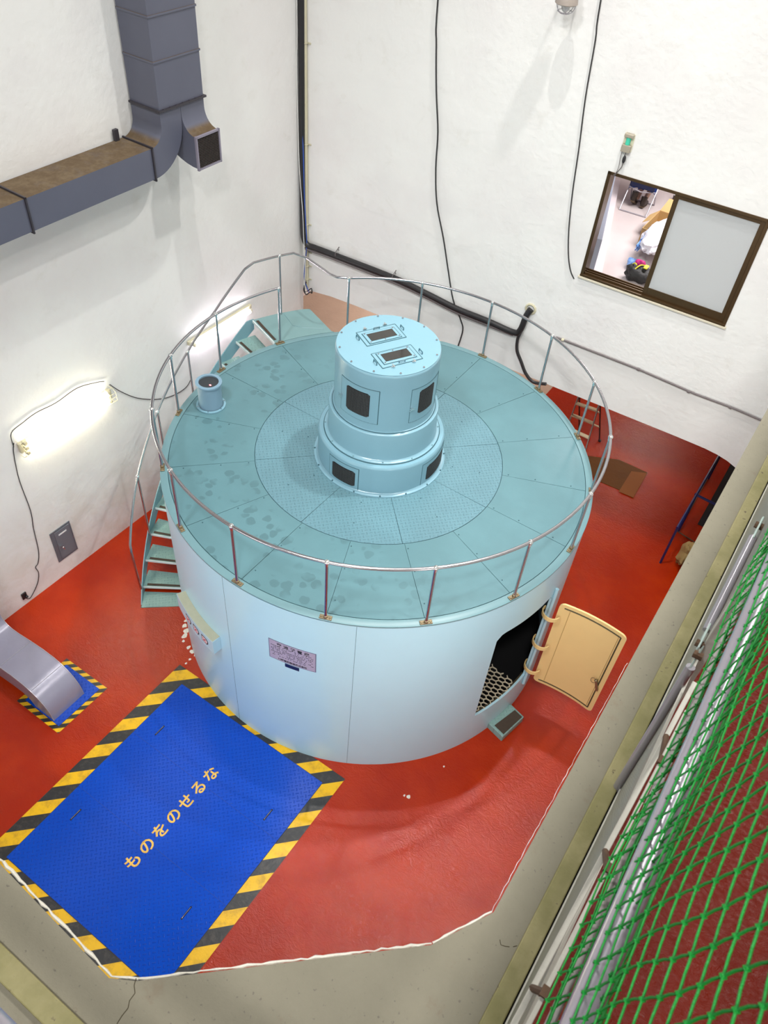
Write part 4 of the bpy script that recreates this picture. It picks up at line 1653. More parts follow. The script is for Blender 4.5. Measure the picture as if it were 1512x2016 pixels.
for x, y in ((1257, 727), (1108, 669), (1438, 802), (1356, 771)):
    b = B()
    p = on_back(x, y, .025)
    b.tube([p - BD * 0.02, p + BD * 0.02], 0.022, 8)
    fin('coupling', b, 'cream' if x < 1200 else 'grey_conduit', CD)
cord('blue_cable', 'blue cable hanging down the corner beside the cream conduit', 'cable',
     [bw(0.0, 12, .1)] + [on_back(x, y, .1) for x, y in ((592, -10), (594, 100), (593, 200), (597, 300), (599, 380), (602, 440), (604, 480), (601, 515), (599, 545), (603, 562), (609, 577))], 0.009, 'blue_cable')
cord('white_cable', 'thin white cable hanging in the corner over the black bundle', 'cable',
     [bw(-0.04, 12, .13)] + [on_back(x, y, .13) for x, y in ((584, -10), (584, 120), (587, 260), (590, 340), (596, 420), (598, 470), (601, 520), (600, 560), (604, 578))], 0.006, 'white_cable')
cord('coiled_cable_end', 'small dark coil of cable ends at the bottom of the cream conduit', 'cable',
     [on_back(x, y, .1) for x, y in ((603, 555), (598, 570), (603, 580), (610, 575), (614, 577), (613, 568), (607, 572), (600, 574), (599, 562))], 0.010, 'cable')
cord('hanging_wire', 'long black wire hanging down the middle of the back wall to the deck', 'wire',
     [bw(2.05, 14, .03), bw(2.09, 10, .03)] + [on_back(x, y, .03) for x, y in ((863, -12), (859, 90), (859, 180), (862, 260), (858, 330), (860, 400), (873, 470), (882, 530), (892, 590), (907, 630), (911, 650), (902, 681))], 0.011, 'cable')
cord('hanging_wire', 'long black wire ending in a hook left of the window', 'wire',
     [bw(4.0, 14, .03), bw(4.08, 10, .03)] + [on_back(x, y, .03) for x, y in ((1185, -12), (1172, 80), (1153, 190), (1140, 290), (1127, 380), (1120, 450), (1119, 500), (1123, 532), (1130, 549))], 0.009, 'cable')

# caged lamp (top)
lc = on_back(1116, 2, 0.30)
CL = thing('caged_lamp', 'grey dome lamp with a wire cage hanging high on the back wall', 'lamp', lc)
b = B()
b.lathe([(0.0, lc.z + 0.20), (0.06, lc.z + 0.19), (0.10, lc.z + 0.12), (0.125, lc.z + 0.02), (0.13, lc.z - 0.02), (0.118, lc.z - 0.03), (0.0, lc.z - 0.02)], (lc.x, lc.y), 32)
fin('lamp_dome', b, plain('weathered_grey', (0.36, 0.31, 0.27), 0.5, 0.2, 0.15, 20), CL)
b = B()
for k in range(3):
    a = R(60 * k)
    b.tube([(lc.x + 0.115 * math.cos(a) * math.cos(t), lc.y + 0.115 * math.sin(a) * math.cos(t), lc.z - 0.03 - 0.10 * math.sin(t)) for t in [PI * i / 12 for i in range(13)]], 0.004, 5)
b.tube([(lc.x + 0.085 * math.cos(R(a)), lc.y + 0.085 * math.sin(R(a)), lc.z - 0.10) for a in range(0, 360, 20)], 0.004, 5, True)
fin('wire_cage', b, 'gas_pipe', CL)
b = B()
b.ball((lc.x, lc.y, lc.z - 0.05), 0.05, (1, 1, 1.2))
fin('glass_bulb', b, 'frosted', CL)
b = B()
b.tube([(lc.x, lc.y, lc.z + .19), (lc.x, lc.y, lc.z + .30), Vector((lc.x, lc.y, lc.z + .38)) - BN * .1, Vector((lc.x, lc.y, lc.z + .38)) - BN * .30], 0.013, 8)
fin('bracket_arm', b, 'gas_pipe', CL)

# little junction box with green part above the window
ep = on_back(1236, 281, 0.03)
JB = thing('junction_box', 'small clear box with a green core on the wall above the window corner', 'box', ep)
b = B()
b.box(ep + Z * .085, (0.115, 0.07, 0.04), BD, BN)
b.box(ep - Z * .065, (0.115, 0.07, 0.085), BD, BN)
fin('end_cap', b, plain('taupe_plastic', (0.33, 0.29, 0.22), 0.4), JB, False, 0.006)
b = B()
b.cylinder(ep - Z * .02, ep + Z * .065, 0.030, 12)
fin('green_core', b, 'green_plastic', JB)
b = B()
b.box(ep - BN * 0.02 + Z * .0, (0.13, 0.012, 0.21), BD, BN)
fin('back_plate', b, plain('cream_back', (0.66, 0.62, 0.46), 0.45), JB, False, 0.004)
cord('junction_wire', 'pair of thin wires dropping from the small box to the window corner', 'wire',
     [on_back(x, y, .03) for x, y in ((1232, 300), (1228, 312), (1224, 328), (1216, 338), (1208, 348))], 0.006, 'grey_conduit')
cord('junction_wire', 'short wire with a black bead between the small box and the window', 'wire',
     [on_back(x, y, .04) for x, y in ((1225, 296), (1221, 312), (1218, 328), (1213, 340), (1207, 345))], 0.004, 'grey_conduit')
b = B()
b.ball(on_back(1228.5, 314, .04), 0.022, (1, 1, 2.2))
tag(fin('wire_bead', b, 'black'), 'black bead on the wire between the small box and the window', 'bead')

# window
WN = bpy.data.objects.new('window_1', None)
COL.objects.link(WN)
WN.location = bw((WS0 + WS1) / 2, WZ0)
WN['kind'] = 'structure'
WN['label'] = 'bronze framed sliding window with one pane open and one frosted pane'


def wbar(s0, z0, s1, z1, w, off0, off1, bb):
    # upright box on the back wall between (s0,z0)-(s1,z1) corners
    bb.hexa([bw(s, z, o) for z in (z0, z1) for s, o in ((s0, off0), (s0, off1), (s1, off1), (s1, off0))])


b = B()
fw = 0.045
wbar(WS0, WZ0, WS0 + fw, WZ1, 0, -0.20, 0.012, b)
wbar(WS1 - fw, WZ0, WS1, WZ1, 0, -0.20, 0.012, b)
wbar(WS0, WZ1 - fw * .8, WS1, WZ1, 0, -0.20, 0.012, b)
wbar(WS0, WZ0, WS1, WZ0 + 0.03, 0, -0.20, 0.025, b)
for o in (-0.03, -0.09, -0.15):
    wbar(WS0 + fw, WZ0 + .03, WS1 - fw, WZ0 + 0.055, 0, o - 0.008, o + 0.008, b)
fin('window_frame', b, 'bronze', WN, False, 0.003)
b = B()
wbar(WS0 - 0.02, WZ0 - 0.028, WS1 + 0.02, WZ0 - 0.002, 0, 0.0, 0.035, b)
fin('window_sill', b, plain('pale_sill', (0.62, 0.57, 0.44), 0.6), WN, False, 0.003)


def sash(s0, s1, off, name):
    bb = B()
    w = 0.06
    z0, z1 = WZ0 + 0.05, WZ1 - 0.035
    wbar(s0, z0, s0 + w, z1, 0, off - .014, off + .014, bb)
    wbar(s1 - w, z0, s1, z1, 0, off - .014, off + .014, bb)
    wbar(s0 + w, z1 - .055, s1 - w, z1, 0, off - .014, off + .014, bb)
    wbar(s0 + w, z0, s1 - w, z0 + .09, 0, off - .014, off + .014, bb)
    f = fin(name, bb, 'bronze', WN, False, 0.002)
    bb = B()
    wbar(s0 + w, z0 + .09, s1 - w, z1 - .055, 0, off - .003, off + .003, bb)
    fin('frosted_pane', bb, 'frosted', f, False)


sash(5.695, WS1 - 0.045, -0.035, 'window_sash')
sash(5.72, WS1 - 0.03, -0.11, 'window_sash')

# ---------------------------------------------------------------- inside the room
fz = lambda x, y: at_z(x, y, ZR)
# locker on the left
LK = thing('low_locker', 'long blue grey locker seen behind the left side of the window', 'cabinet', (0.1, 6.2, ZR))
a0_, a1_ = fz(1187, 524), fz(1219, 362)
dl = (a1_ - a0_)
dl.z = 0
Ln = dl.length
dl.normalize()
sd = Vector((-dl.y, dl.x, 0))
b = B()
b.box(a0_ + dl * (Ln / 2 - .2) + sd * 0.33 + Z * 0.30, (Ln + 0.4, 0.40, 0.60), dl)
fin('locker_body', b, 'locker', LK, False, 0.01)
b = B()
b.box(a0_ + dl * (Ln / 2 - .2) + sd * 0.22 + Z * 0.04, (Ln + 0.4, 0.44, 0.08), dl)
fin('locker_plinth', b, 'room_wall', LK, False)

# folding chair and sitting person, both facing away from the window
cb = Vector((0.42, 7.28, ZR))
fwd = Vector((-0.06, 1, 0)).normalized()
sdx = Vector((fwd.y, -fwd.x, 0))
FC = thing('folding_chair', 'chrome tube folding chair with a navy back pad standing on the pale room floor', 'chair', cb)


def cpt(s, f, z):
    return cb + sdx * s + fwd * f + Z * z


hw = 0.235
for s in (-1, 1):
    b = B()
    b.tube([cpt(s * hw, -0.30, 0.012), cpt(s * hw, -0.05, 0.30), cpt(s * hw, 0.16, 0.52)], 0.011, 8)
    fin('rear_leg', b, 'gas_pipe', FC)
    b = B()
    b.tube([cpt(s * (hw - .02), 0.26, 0.012), cpt(s * (hw - .02), 0.0, 0.45), cpt(s * (hw - .02), -0.16, 0.80)], 0.011, 8)
    fin('front_leg', b, 'gas_pipe', FC)
b = B()
b.tube([cpt(-hw, -0.30, 0.012), cpt(hw, -0.30, 0.012)], 0.011, 8)
fin('floor_bar', b, 'gas_pipe', FC)
b = B()
b.tube([cpt(-hw + .02, 0.26, 0.012), cpt(hw - .02, 0.26, 0.012)], 0.011, 8)
fin('floor_bar', b, 'gas_pipe', FC)
b = B()
b.tube([cpt(-hw, -0.10, 0.36), cpt(0, -0.15, 0.33), cpt(hw, -0.10, 0.36)], 0.010, 8)
fin('cross_bar', b, 'gas_pipe', FC)
b = B()
b.box(cpt(0, 0.06, 0.385), (0.42, 0.38, 0.03), sdx)
fin('seat', b, 'cloth_navy', FC, False, 0.012)
b = B()
b.tube([cpt(-hw + .02, -0.16, 0.80), cpt(0, -0.19, 0.81), cpt(hw - .02, -0.16, 0.80)], 0.011, 8)
fin('back_tube', b, 'gas_pipe', FC)
b = B()
b.box(cpt(0, -0.135, 0.50), (0.43, 0.025, 0.24), sdx)
fin('backrest', b, 'cloth_navy', FC, False, 0.01)


def skin_body(name, verts, edges, mat, parent=None, root=0, sub=2):
    me = bpy.data.meshes.new(name)
    off = Vector(parent.location) if parent else Vector(verts[root][0])
    me.from_pydata([Vector(v[0]) - off for v in verts], edges, [])
    o = bpy.data.objects.new(name, me)
    COL.objects.link(o)
    if parent:
        o.parent = parent
    else:
        o.location = off
    me.materials.append(M[mat])
    md = o.modifiers.new('skin', 'SKIN')
    for i, v in enumerate(verts):
        sv = me.skin_vertices[0].data[i]
        rr = v[1]
        sv.radius = rr if isinstance(rr, tuple) else (rr, rr)
        sv.use_root = (i == root)
    md.use_smooth_shade = True
    s2 = o.modifiers.new('sub', 'SUBSURF')
    s2.levels = s2.render_levels = sub
    return o


PB = cb + Z * 0.0
verts = [(cpt(0, 0.0, 0.470), (0.17, 0.12)), (cpt(0, 0.02, 0.650), (0.155, 0.11)), (cpt(0, 0.06, 0.830), (0.18, 0.12)), (cpt(0, 0.08, 0.940), (0.10, 0.085)), (cpt(0, 0.10, 1.030), 0.055), (cpt(0, 0.13, 1.110), (0.075, 0.085)), (cpt(0, 0.14, 1.210), (0.08, 0.095)),
         (cpt(-0.19, 0.08, 0.880), 0.06), (cpt(-0.27, 0.14, 0.650), 0.05), (cpt(-0.20, 0.36, 0.530), 0.038), (cpt(-0.14, 0.46, 0.510), (0.035, 0.02)),
         (cpt(0.19, 0.08, 0.880), 0.06), (cpt(0.27, 0.14, 0.650), 0.05), (cpt(0.20, 0.36, 0.530), 0.038), (cpt(0.14, 0.46, 0.510), (0.035, 0.02)),
         (cpt(-0.10, 0.08, 0.450), 0.09), (cpt(-0.12, 0.42, 0.430), 0.065), (cpt(-0.07, 0.18, 0.200), 0.045), (cpt(-0.07, 0.06, 0.100), 0.04),
         (cpt(0.10, 0.08, 0.450), 0.09), (cpt(0.13, 0.42, 0.430), 0.065), (cpt(0.07, 0.20, 0.200), 0.045), (cpt(0.06, 0.10, 0.090), 0.04)]
edges = [(0, 1), (1, 2), (2, 3), (3, 4), (4, 5), (5, 6), (3, 7), (7, 8), (8, 9), (9, 10), (3, 11), (11, 12), (12, 13), (13, 14), (0, 15), (15, 16), (16, 17), (17, 18), (0, 19), (19, 20), (20, 21), (21, 22)]
PR = thing('person', 'person in navy and blue workwear and dark boots sitting with back to the window', 'person', cb)
skin_body('body', verts, edges, 'skin', PR)
J = lambda v, k: (v[0], tuple(x + k for x in v[1]) if isinstance(v[1], tuple) else v[1] + k)
jv = [J(verts[i], 0.02) for i in (0, 1, 2, 3, 7, 8, 9, 11, 12, 13)]
skin_body('jacket', jv, [(0, 1), (1, 2), (2, 3), (3, 4), (4, 5), (5, 6), (3, 7), (7, 8), (8, 9)], 'cloth_navy', PR)
tv = [J(verts[i], 0.015) for i in (0, 15, 16, 17, 19, 20, 21)]
skin_body('trousers', tv, [(0, 1), (1, 2), (2, 3), (0, 4), (4, 5), (5, 6)], 'cloth_blue', PR)
b = B()
b.ball(cpt(0, 0.11, 1.195), 0.108, (0.92, 1.0, 1.12), 18, 12)
fin('hair', b, 'hair', PR)
b = B()
b.ball(cpt(0, 0.245, 1.15), 0.016, (0.8, 1.3, 1.4))
for s in (-1, 1):
    b.ball(cpt(s * 0.098, 0.14, 1.15), 0.022, (0.4, 1, 1.5))
fin('nose_and_ears', b, 'skin', PR)
for hand in (-1, 1):
    for k in range(5):
        b = B()
        bs = cpt(hand * (0.125 - 0.0), 0.47, 0.508) + sdx * (k - 2) * 0.018 * 1.0
        if k == (4 if hand < 0 else 0):
            q = [bs - fwd * 0.05, bs - fwd * 0.02 + sdx * (-hand) * 0.02, bs + fwd * 0.015 + sdx * (-hand) * 0.03]
        else:
            ln = (0.062, 0.078, 0.085, 0.075, 0.058)[k]
            q = [bs, bs + fwd * ln * .5 + Z * 0.004, bs + fwd * ln * .8 - Z * 0.01, bs + fwd * ln - Z * 0.025]
        b.tube(smooth_path(q, 3), [0.009] * (3 * (len(q) - 1) + 1), 8)
        fin('finger', b, 'skin', PR)
for s, f0, tz in ((-0.075, -0.02, 0.12), (0.06, 0.04, 0.05)):
    b = B()
    heel = cpt(s - (0.03 if s < 0 else 0), f0 - 0.02, tz + 0.02)
    toe = cpt(s - (0.02 if s < 0 else -0.01), f0 + (0.16 if s < 0 else 0.19), 0.035)
    b.tube([heel - fwd * .03, heel, (heel + toe) / 2, toe, toe + fwd * 0.04], [0.03, 0.045, 0.043, 0.045, 0.025], 12)
    b.tube([heel + Z * 0.0, heel + fwd * 0.03 + Z * 0.12], [0.046, 0.055], 12)
    bt = fin('boot', b, 'boot', PR)
    b = B()
    e = (toe - heel).normalized()
    b.box((heel + toe) / 2 - Z * 0.042 * 1.0 - fwd * 0.01, ((toe - heel).length + 0.07, 0.078, 0.018), e, sdx, e.cross(sdx))
    fin('sole', b, 'sole', bt, False, 0.008)

# cardboard box with a bag, black bag, bottle
bc = fz(1300, 470)
CX = thing('cardboard_box', 'open brown cardboard box behind the middle of the window', 'box', (1.12, 6.55, ZR))
b = B()
bx0, bx1, by0, by1, bh = 0.93, 1.42, 5.95, 6.75, 0.30
for q in (((bx0, by0), (bx1, by0)), ((bx0, by1), (bx1, by1)), ((bx0, by0), (bx0, by1)), ((bx1, by0), (bx1, by1))):
    b.bar((*q[0], ZR + bh / 2), (*q[1], ZR + bh / 2), 0.008, bh)
b.box(((bx0 + bx1) / 2, (by0 + by1) / 2, ZR + .004), (bx1 - bx0, by1 - by0, 0.008))
fin('box_walls', b, 'kraft', CX, False)
b = B()
b.prism([(bx0, by1, ZR + bh), (bx1, by1, ZR + bh), (bx1 + .02, by1 + .16, ZR + bh + .16), (bx0 + .05, by1 + .16, ZR + bh + .16)], (0, 0, .005))
fin('box_flap', b, 'kraft', CX, False)
b = B()
b.prism([(bx0, by0 + .35, ZR + bh), (bx0, by1, ZR + bh), (bx0 - .13, by1 - .04, ZR + bh - .10), (bx0 - .13, by0 + .40, ZR + bh - .10)], (0, 0, .005))
fin('box_flap', b, 'kraft', CX, False)
PBG = thing('plastic_bag', 'crumpled white and pale blue plastic bag lying over the cardboard box', 'bag', (1.25, 5.8, ZR))


def blob(c, sc, seed, amp, mat, name, parent=None, u=28, v=18, freq=9.0):
    from mathutils import noise as mn
    b_ = B()
    b_.ball(c, 1.0, sc, u, v)
    for q in b_.bm.verts:
        k = mn.noise((q.co + Vector((seed, seed, seed))) * freq)
        k2 = mn.noise((q.co + Vector((seed, 0, seed))) * freq * 2.3)
        q.co += (q.co - Vector(c)) * (amp * k + amp * .5 * k2)
        if q.co.z < ZR + 0.002:
            q.co.z = ZR + 0.002
    return fin(name, b_, mat, parent)


blob((1.26, 5.86, ZR + .30), (0.23, 0.62, 0.15), 3.1, 0.22, 'poly', 'bag_body', PBG)
blob((1.08, 5.83, ZR + .24), (0.035, 0.60, 0.11), 5.1, 0.45, 'poly_blue', 'bag_edge', PBG)
blob((1.12, 5.20, ZR + .10), (0.09, 0.09, 0.07), 8.1, 0.5, 'poly_blue', 'bag_corner', PBG)
gp = fz(1288, 470)
b = B()
b.box((1.26, 6.28, ZR + .50), (0.12, 0.10, 0.004))
fin('printed_patch', b, plain('pale_green_print', (0.35, 0.75, 0.40), 0.5), PBG, False)
BB = thing('black_bag', 'black bag with yellow straps on the room floor just inside the window', 'bag', (1.38, 5.0, ZR))
blob((1.34, 4.86, ZR + .12), (0.21, 0.15, 0.12), 1.7, 0.3, 'bag_black', 'bag_body', BB)
b = B()
b.tube(smooth_path([(1.20, 4.92, ZR + .20), (1.24, 4.88, ZR + .25), (1.28, 4.84, ZR + .25)], 4), 0.010, 5)
b.tube(smooth_path([(1.27, 4.74, ZR + .18), (1.33, 4.84, ZR + .26), (1.38, 4.95, ZR + .23)], 4), 0.010, 5)
fin('strap', b, 'yellow', BB)
b = B()
b.box((1.42, 4.88, ZR + .25), (0.06, 0.11, 0.02))
fin('buckle', b, 'yellow', BB, False, .006)
blob((1.30, 5.03, ZR + .20), (0.075, 0.05, 0.05), 6.2, 0.7, 'magenta', 'magenta_cloth', None, 20, 12)
tag(bpy.data.objects['magenta_cloth'], 'crumpled magenta cloth on top of the black bag', 'cloth')
bp = fz(1326, 397)
BT = thing('drink_bottle', 'small bottle with a dark patterned label standing near the window mullion', 'bottle', bp)
b = B()
b.lathe([(0.0, ZR), (0.033, ZR), (0.034, ZR + .02), (0.034, ZR + .13), (0.03, ZR + .155), (0.014, ZR + .185), (0.014, ZR + .20), (0, ZR + .20)], (bp.x, bp.y), 20)
fin('bottle_body', b, 'white', BT)
b = B()
b.lathe([(0.0352, ZR + .035), (0.0352, ZR + .12)], (bp.x, bp.y), 20)
fin('bottle_label', b, plain('dark_label', (0.03, 0.02, 0.02), 0.4, 0, 0.9, 60), BT)
b = B()
b.lathe([(0.0, ZR + .215), (0.017, ZR + .213), (0.017, ZR + .19)], (bp.x, bp.y), 16)
fin('bottle_cap', b, 'white', BT)
HL = fz(1240, 385)
b = B()
b.lathe([(0.0, 0.10), (0.07, 0.08), (0.105, 0.02), (0.11, 0.0)], (0, 0), 20)
for v in b.bm.verts:
    v.co += Vector((0.22, 7.78, ZR))
tag(fin('white_helmet', b, 'white'), 'white rounded helmet on the floor beside the folding chair', 'helmet')

# ================================================================ beyond the hanging wall, on the red floor
SL = thing('step_ladder', 'aluminium step ladder with cream steps standing under the hanging wall', 'ladder', at_z(1160, 875, 0))
ft = [at_z(1108, 866, 0), at_z(1152, 889, 0)]
tp = [at_z(1141, 775, 0.95), at_z(1182, 787, 0.95)]
bkf = [at_z(1140, 848, 0), at_z(1180, 869, 0)]
for q0, q1 in zip(ft, tp):
    b = B()
    b.bar(q0, q1, 0.045, 0.022, (1, 0, 0))
    fin('front_rail', b, 'alu', SL, False)
for q0, q1 in zip(bkf, tp):
    b = B()
    b.bar(q0, q1, 0.03, 0.018, (1, 0, 0))
    rl = fin('rear_rail', b, plain('dark_rail', (0.06, 0.03, 0.03), 0.5), SL, False)
    b = B()
    b.box(q0 + Z * .02, (0.05, 0.04, 0.04))
    fin('rubber_foot', b, 'black', rl, False)
for t in (0.27, 0.55, 0.80):
    b = B()
    p, q = ft[0].lerp(tp[0], t), ft[1].lerp(tp[1], t)
    b.bar(p, q, 0.08, 0.025)
    fin('ladder_step', b, 'step_cream', SL, False, .004)
for t in (0.35, 0.7):
    b = B()
    p, q = bkf[0].lerp(tp[0], t), bkf[1].lerp(tp[1], t)
    b.bar(p, q, 0.035, 0.02)
    fin('rear_brace', b, 'step_cream', SL, False, .003)

b = B()
b.prism([at_z(x, y, 0.002) for x, y in ((1150, 897), (1218, 905), (1275, 931), (1246, 981), (1222, 966), (1170, 944))], (0, 0, 0.006))
tag(fin('floor_plate', b, 'plank', None, False), 'brown steel cover plate lying on the red floor beyond the housing', 'plate')
b = B()
b.prism([at_z(x, y, 0.012) for x, y in ((1243, 928), (1274, 932), (1247, 980), (1218, 968))], (0, 0, 0.006))
tag(fin('floor_plate', b, plain('lighter_brown_plate', (0.26, 0.085, 0.02), 0.5, spec=0.2), None, False), 'lighter brown square plate at the near end of the darker cover plate', 'plate')

# pit guard rail with blue pipe
PG = thing('pit_guard_rail', 'dark blue pipe guard rail standing at the right under the gallery', 'railing', (3.5, 4.6, 0))
b = B()
b.tube([(3.50, 3.58, 0.9), (3.50, 10.5, 0.9)], 0.022, 8)
fin('top_rail', b, 'pipe_blue', PG)
b = B()
b.tube([(3.47, 4.53, 0.9), (3.98, 4.49, 0.9)], 0.022, 8)
fin('cross_rail', b, 'pipe_blue', PG)
for y in (3.62, 4.52, 6.2, 8.0):
    b = B()
    b.cylinder((3.50, y, 0), (3.50, y, 0.9), 0.02, 8)
    fin('post', b, 'pipe_blue', PG)
for y in (3.6, 4.2):
    b = B()
    b.cylinder((3.86, y, 0), (3.86, y, 0.9), 0.02, 8)
    fin('post', b, 'pipe_blue', PG)
PT = thing('pit_edge_frame', 'thin rusty angle frame around the dark pit opening at the right', 'frame', (3.6, 4.3, 0))
b = B()
b.bar((3.50, 4.50, 0.01), (3.46, 10.0, 0.01), 0.012, 0.02)
fin('long_edge', b, 'rust', PT, False)
b = B()
b.bar((3.50, 4.50, 0.01), (4.0, 4.40, 0.01), 0.012, 0.02)
fin('short_edge', b, 'rust', PT, False)
b = B()
b.prism([(3.72, 4.9, 0.004), (4.05, 4.9, 0.004), (4.05, 10, 0.004), (3.72, 10, 0.004)], (0, 0, 0.003))
fin('pit_opening', b, 'dark', PT, False)
b = B()
tb = [at_z(1439, 935, 1.2), at_z(1412, 996, 1.2)]
b.bar((3.90, tb[0].y, 1.2), (3.90, tb[1].y - .1, 1.2), 0.07, 0.01)
CT = tag(fin('cable_tray', b, plain('pinkish_tray', (0.62, 0.52, 0.46), 0.5), None, False), 'pale perforated cable tray along the right wall under the gallery', 'tray')
for k in range(12):
    b = B()
    b.box((3.895, tb[0].y + (tb[1].y - .1 - tb[0].y) * (k + .5) / 12, 1.206), (0.012, 0.05, 0.002))
    fin('tray_slot', b, 'dark', CT, False)
pc = at_z(1350, 1090, 0.25)
blob_c = (3.80, pc.y, 0.25)
from mathutils import noise as MN
b = B()
b.ball(blob_c, 1.0, (0.11, 0.20, 0.24), 22, 14)
for q in b.bm.verts:
    q.co += (q.co - Vector(blob_c)) * (0.5 * MN.noise(q.co * 9) + .3 * MN.noise(q.co * 23))
    q.co.z = max(0.005, q.co.z)
    q.co.x = min(3.925, q.co.x)
tag(fin('paper_sack', b, 'paper'), 'crumpled brown paper sack against the right wall below the ledge', 'sack')
b = B()
b.tube(smooth_path([(-2.55, 4.6, 1.6), (-2.40, 4.62, 1.35), (-2.2, 4.6, 1.2), (-2.0, 4.6, 1.22)], 4), 0.035, 8)
b.tube(smooth_path([(-2.6, 4.66, 1.6), (-2.46, 4.65, 1.30), (-2.3, 4.66, 1.1), (-2.1, 4.66, 1.1)], 4), 0.03, 8)
b.tube([(-2.55, 4.6, 1.6), (-2.56, 4.62, 3.3)], 0.03, 8)
tag(fin('brown_cable_loop', b, plain('brown_cable', (0.16, 0.09, 0.03), 0.5, 0, 0.3, 10)), 'brown cable loops hanging behind the turret beyond the back wall', 'cable')

# pale paint chips at the foot of the housing
b = B()
for x, y, r in ((366, 1222, .024), (364, 1232, .030), (366, 1242, .040), (363, 1252, .036), (361, 1262, .02), (371, 1275, .026), (378, 1283, .03), (384, 1290, .018), (374, 1298, .016), (366, 1306, .014), (804, 1569, .022), (796, 1566, .014), (874, 1509, .012)):
    p = at_z(x, y, 0.001)
    pts = [(p.x + r * random.uniform(.7, 1.3) * math.cos(R(a)), p.y + 1.3 * r * random.uniform(.7, 1.3) * math.sin(R(a)), 0.001) for a in range(0, 360, 45)]
    b.prism(pts, (0, 0, 0.002))
tag(fin('paint_flakes', b, 'chip', None, False), 'pale bare patches where the red floor paint has flaked beside the housing', 'flakes', None, 'stuff')

# ================================================================ gallery guard: mesh, bars, braces, handrail
GX = 4.05
b = B()
b.prism([(KX1, -6.5, ZS + .001), (GX + 0.03, -6.5, ZS + .001), (GX + .03, 3.6, ZS + .001), (KX1, 3.6, ZS + .001)], (0, 0, 0.004))  # black strip laid on the floor to darken this gap
struct('trim_3', b, 'black', 'dark strip in the gap between the kerb and the mesh guard')
MG = thing('gallery_guard', 'white barred guard with expanded metal infill along the right gallery edge', 'guard rail', (GX, -2, ZS))
MS = NT('expanded_metal_sheet')
u_ = MS.math('ADD', MS.math('MULTIPLY', MS.xyz()[1], 33), MS.math('MULTIPLY', MS.xyz()[2], 66))
v_ = MS.math('SUBTRACT', MS.math('MULTIPLY', MS.xyz()[1], 33), MS.math('MULTIPLY', MS.xyz()[2], 66))
hole = MS.math('MINIMUM', MS.math('PINGPONG', u_, 0.5), MS.math('PINGPONG', v_, 0.5))
MS.set(base=(0.36, 0.36, 0.30), rough=0.5, alpha=MS.math('LESS_THAN', hole, 0.26))
for ya, yb, zb in ((-6.5, -4.90, 8.06), (-4.84, -2.93, 8.40), (-2.87, -0.93, 8.40), (-0.87, 1.07, 8.40), (1.13, 3.6, 8.40)):
    za = ZS + 0.02
    b = B()
    b.hexa([(x, y, z) for z in (za, zb) for x, y in ((GX, ya), (GX + .0016, ya), (GX + .0016, yb), (GX, yb))])
    mp_ = fin('mesh_panel', b, MS.m, MG, False)
    b = B()
    for z in (za, zb):
        b.bar((GX, ya, z), (GX, yb, z), 0.008, 0.008)
    for y in (ya, yb):
        b.bar((GX, y, za), (GX, y, zb), 0.008, 0.008, (1, 0, 0))
    fin('panel_edge', b, 'bar', mp_, False)
q0, q1 = at_z(1000, 2038, 8.10), at_z(1368, 1344, 8.10)
b = B()
b.bar(q0, q1, 0.013, 0.008)
fin('lower_bar', b, 'bar', MG, False, 0.002)
r0, r1 = at_z(1030, 2038, 8.20), at_z(1352, 1400, 8.20)
b = B()
b.bar(r0, r1, 0.010, 0.008)
fin('upper_bar', b, 'bar', MG, False, 0.002)
for t in (0.10, 0.44, 0.80):
    b = B()
    c0, c1 = q0.lerp(q1, t), r0.lerp(r1, t)
    b.cylinder(c0, c1, 0.008, 8)
    b.box(c1 + Z * .006, (0.016, 0.022, 0.012))
    fin('bar_clip', b, 'rust', MG, False)
b = B()
b.bar((GX + .006, -6.5, 8.42), (GX + .006, 3.6, 8.42), 0.014, 0.03)
fin('rail_flat', b, 'flat_bar', MG, False, 0.003)
for y in (-4.87, -2.9, -0.9, 1.1):
    b = B()
    b.box((GX + .012, y, (ZS + 8.42) / 2), (0.03, 0.035, 8.42 - ZS))
    fin('stanchion', b, 'bar', MG, False, 0.003)


def brace(label, p, q, r, mat='gas_pipe'):
    t = thing('pipe_brace', label, 'brace', p, 'pipe braces on the gallery guard')
    p, q = Vector(p), Vector(q)
    d = (q - p).normalized()
    b = B()
    b.cylinder(p + d * 0.05, q - d * 0.05, r, 12)
    fin('brace_pipe', b, mat, t)
    for e, s in ((p, 1), (q, -1)):
        b = B()
        c = e + d * s * 0.02
        b.box(c, (0.09, 0.006, 0.035), d, Vector((1, 0, 0)))
        cl = fin('flattened_end', b, 'mint', t, False, .006)
        b = B()
        b.cylinder(e - Vector((0.012, 0, 0)), e + Vector((0.012, 0, 0)), 0.011, 8)
        fin('end_bolt', b, 'rust', cl)


e1, e2 = at_x(1192, 1580, 4.035), at_x(1383, 1272, 4.035)
brace('grey pipe brace nearest the viewer on the gallery mesh guard', at_x(1190, 1590, 4.038), at_x(1374, 1290, 4.038), 0.0125)
brace('grey pipe brace in the middle of the gallery mesh guard', at_x(1378, 1268, 4.038), at_x(1494, 1035, 4.038), 0.0125)
brace('shiny pipe brace farthest along the gallery guard beside the kerb', at_x(1446, 1062, 4.030), at_x(1530, 895, 4.030), 0.016)

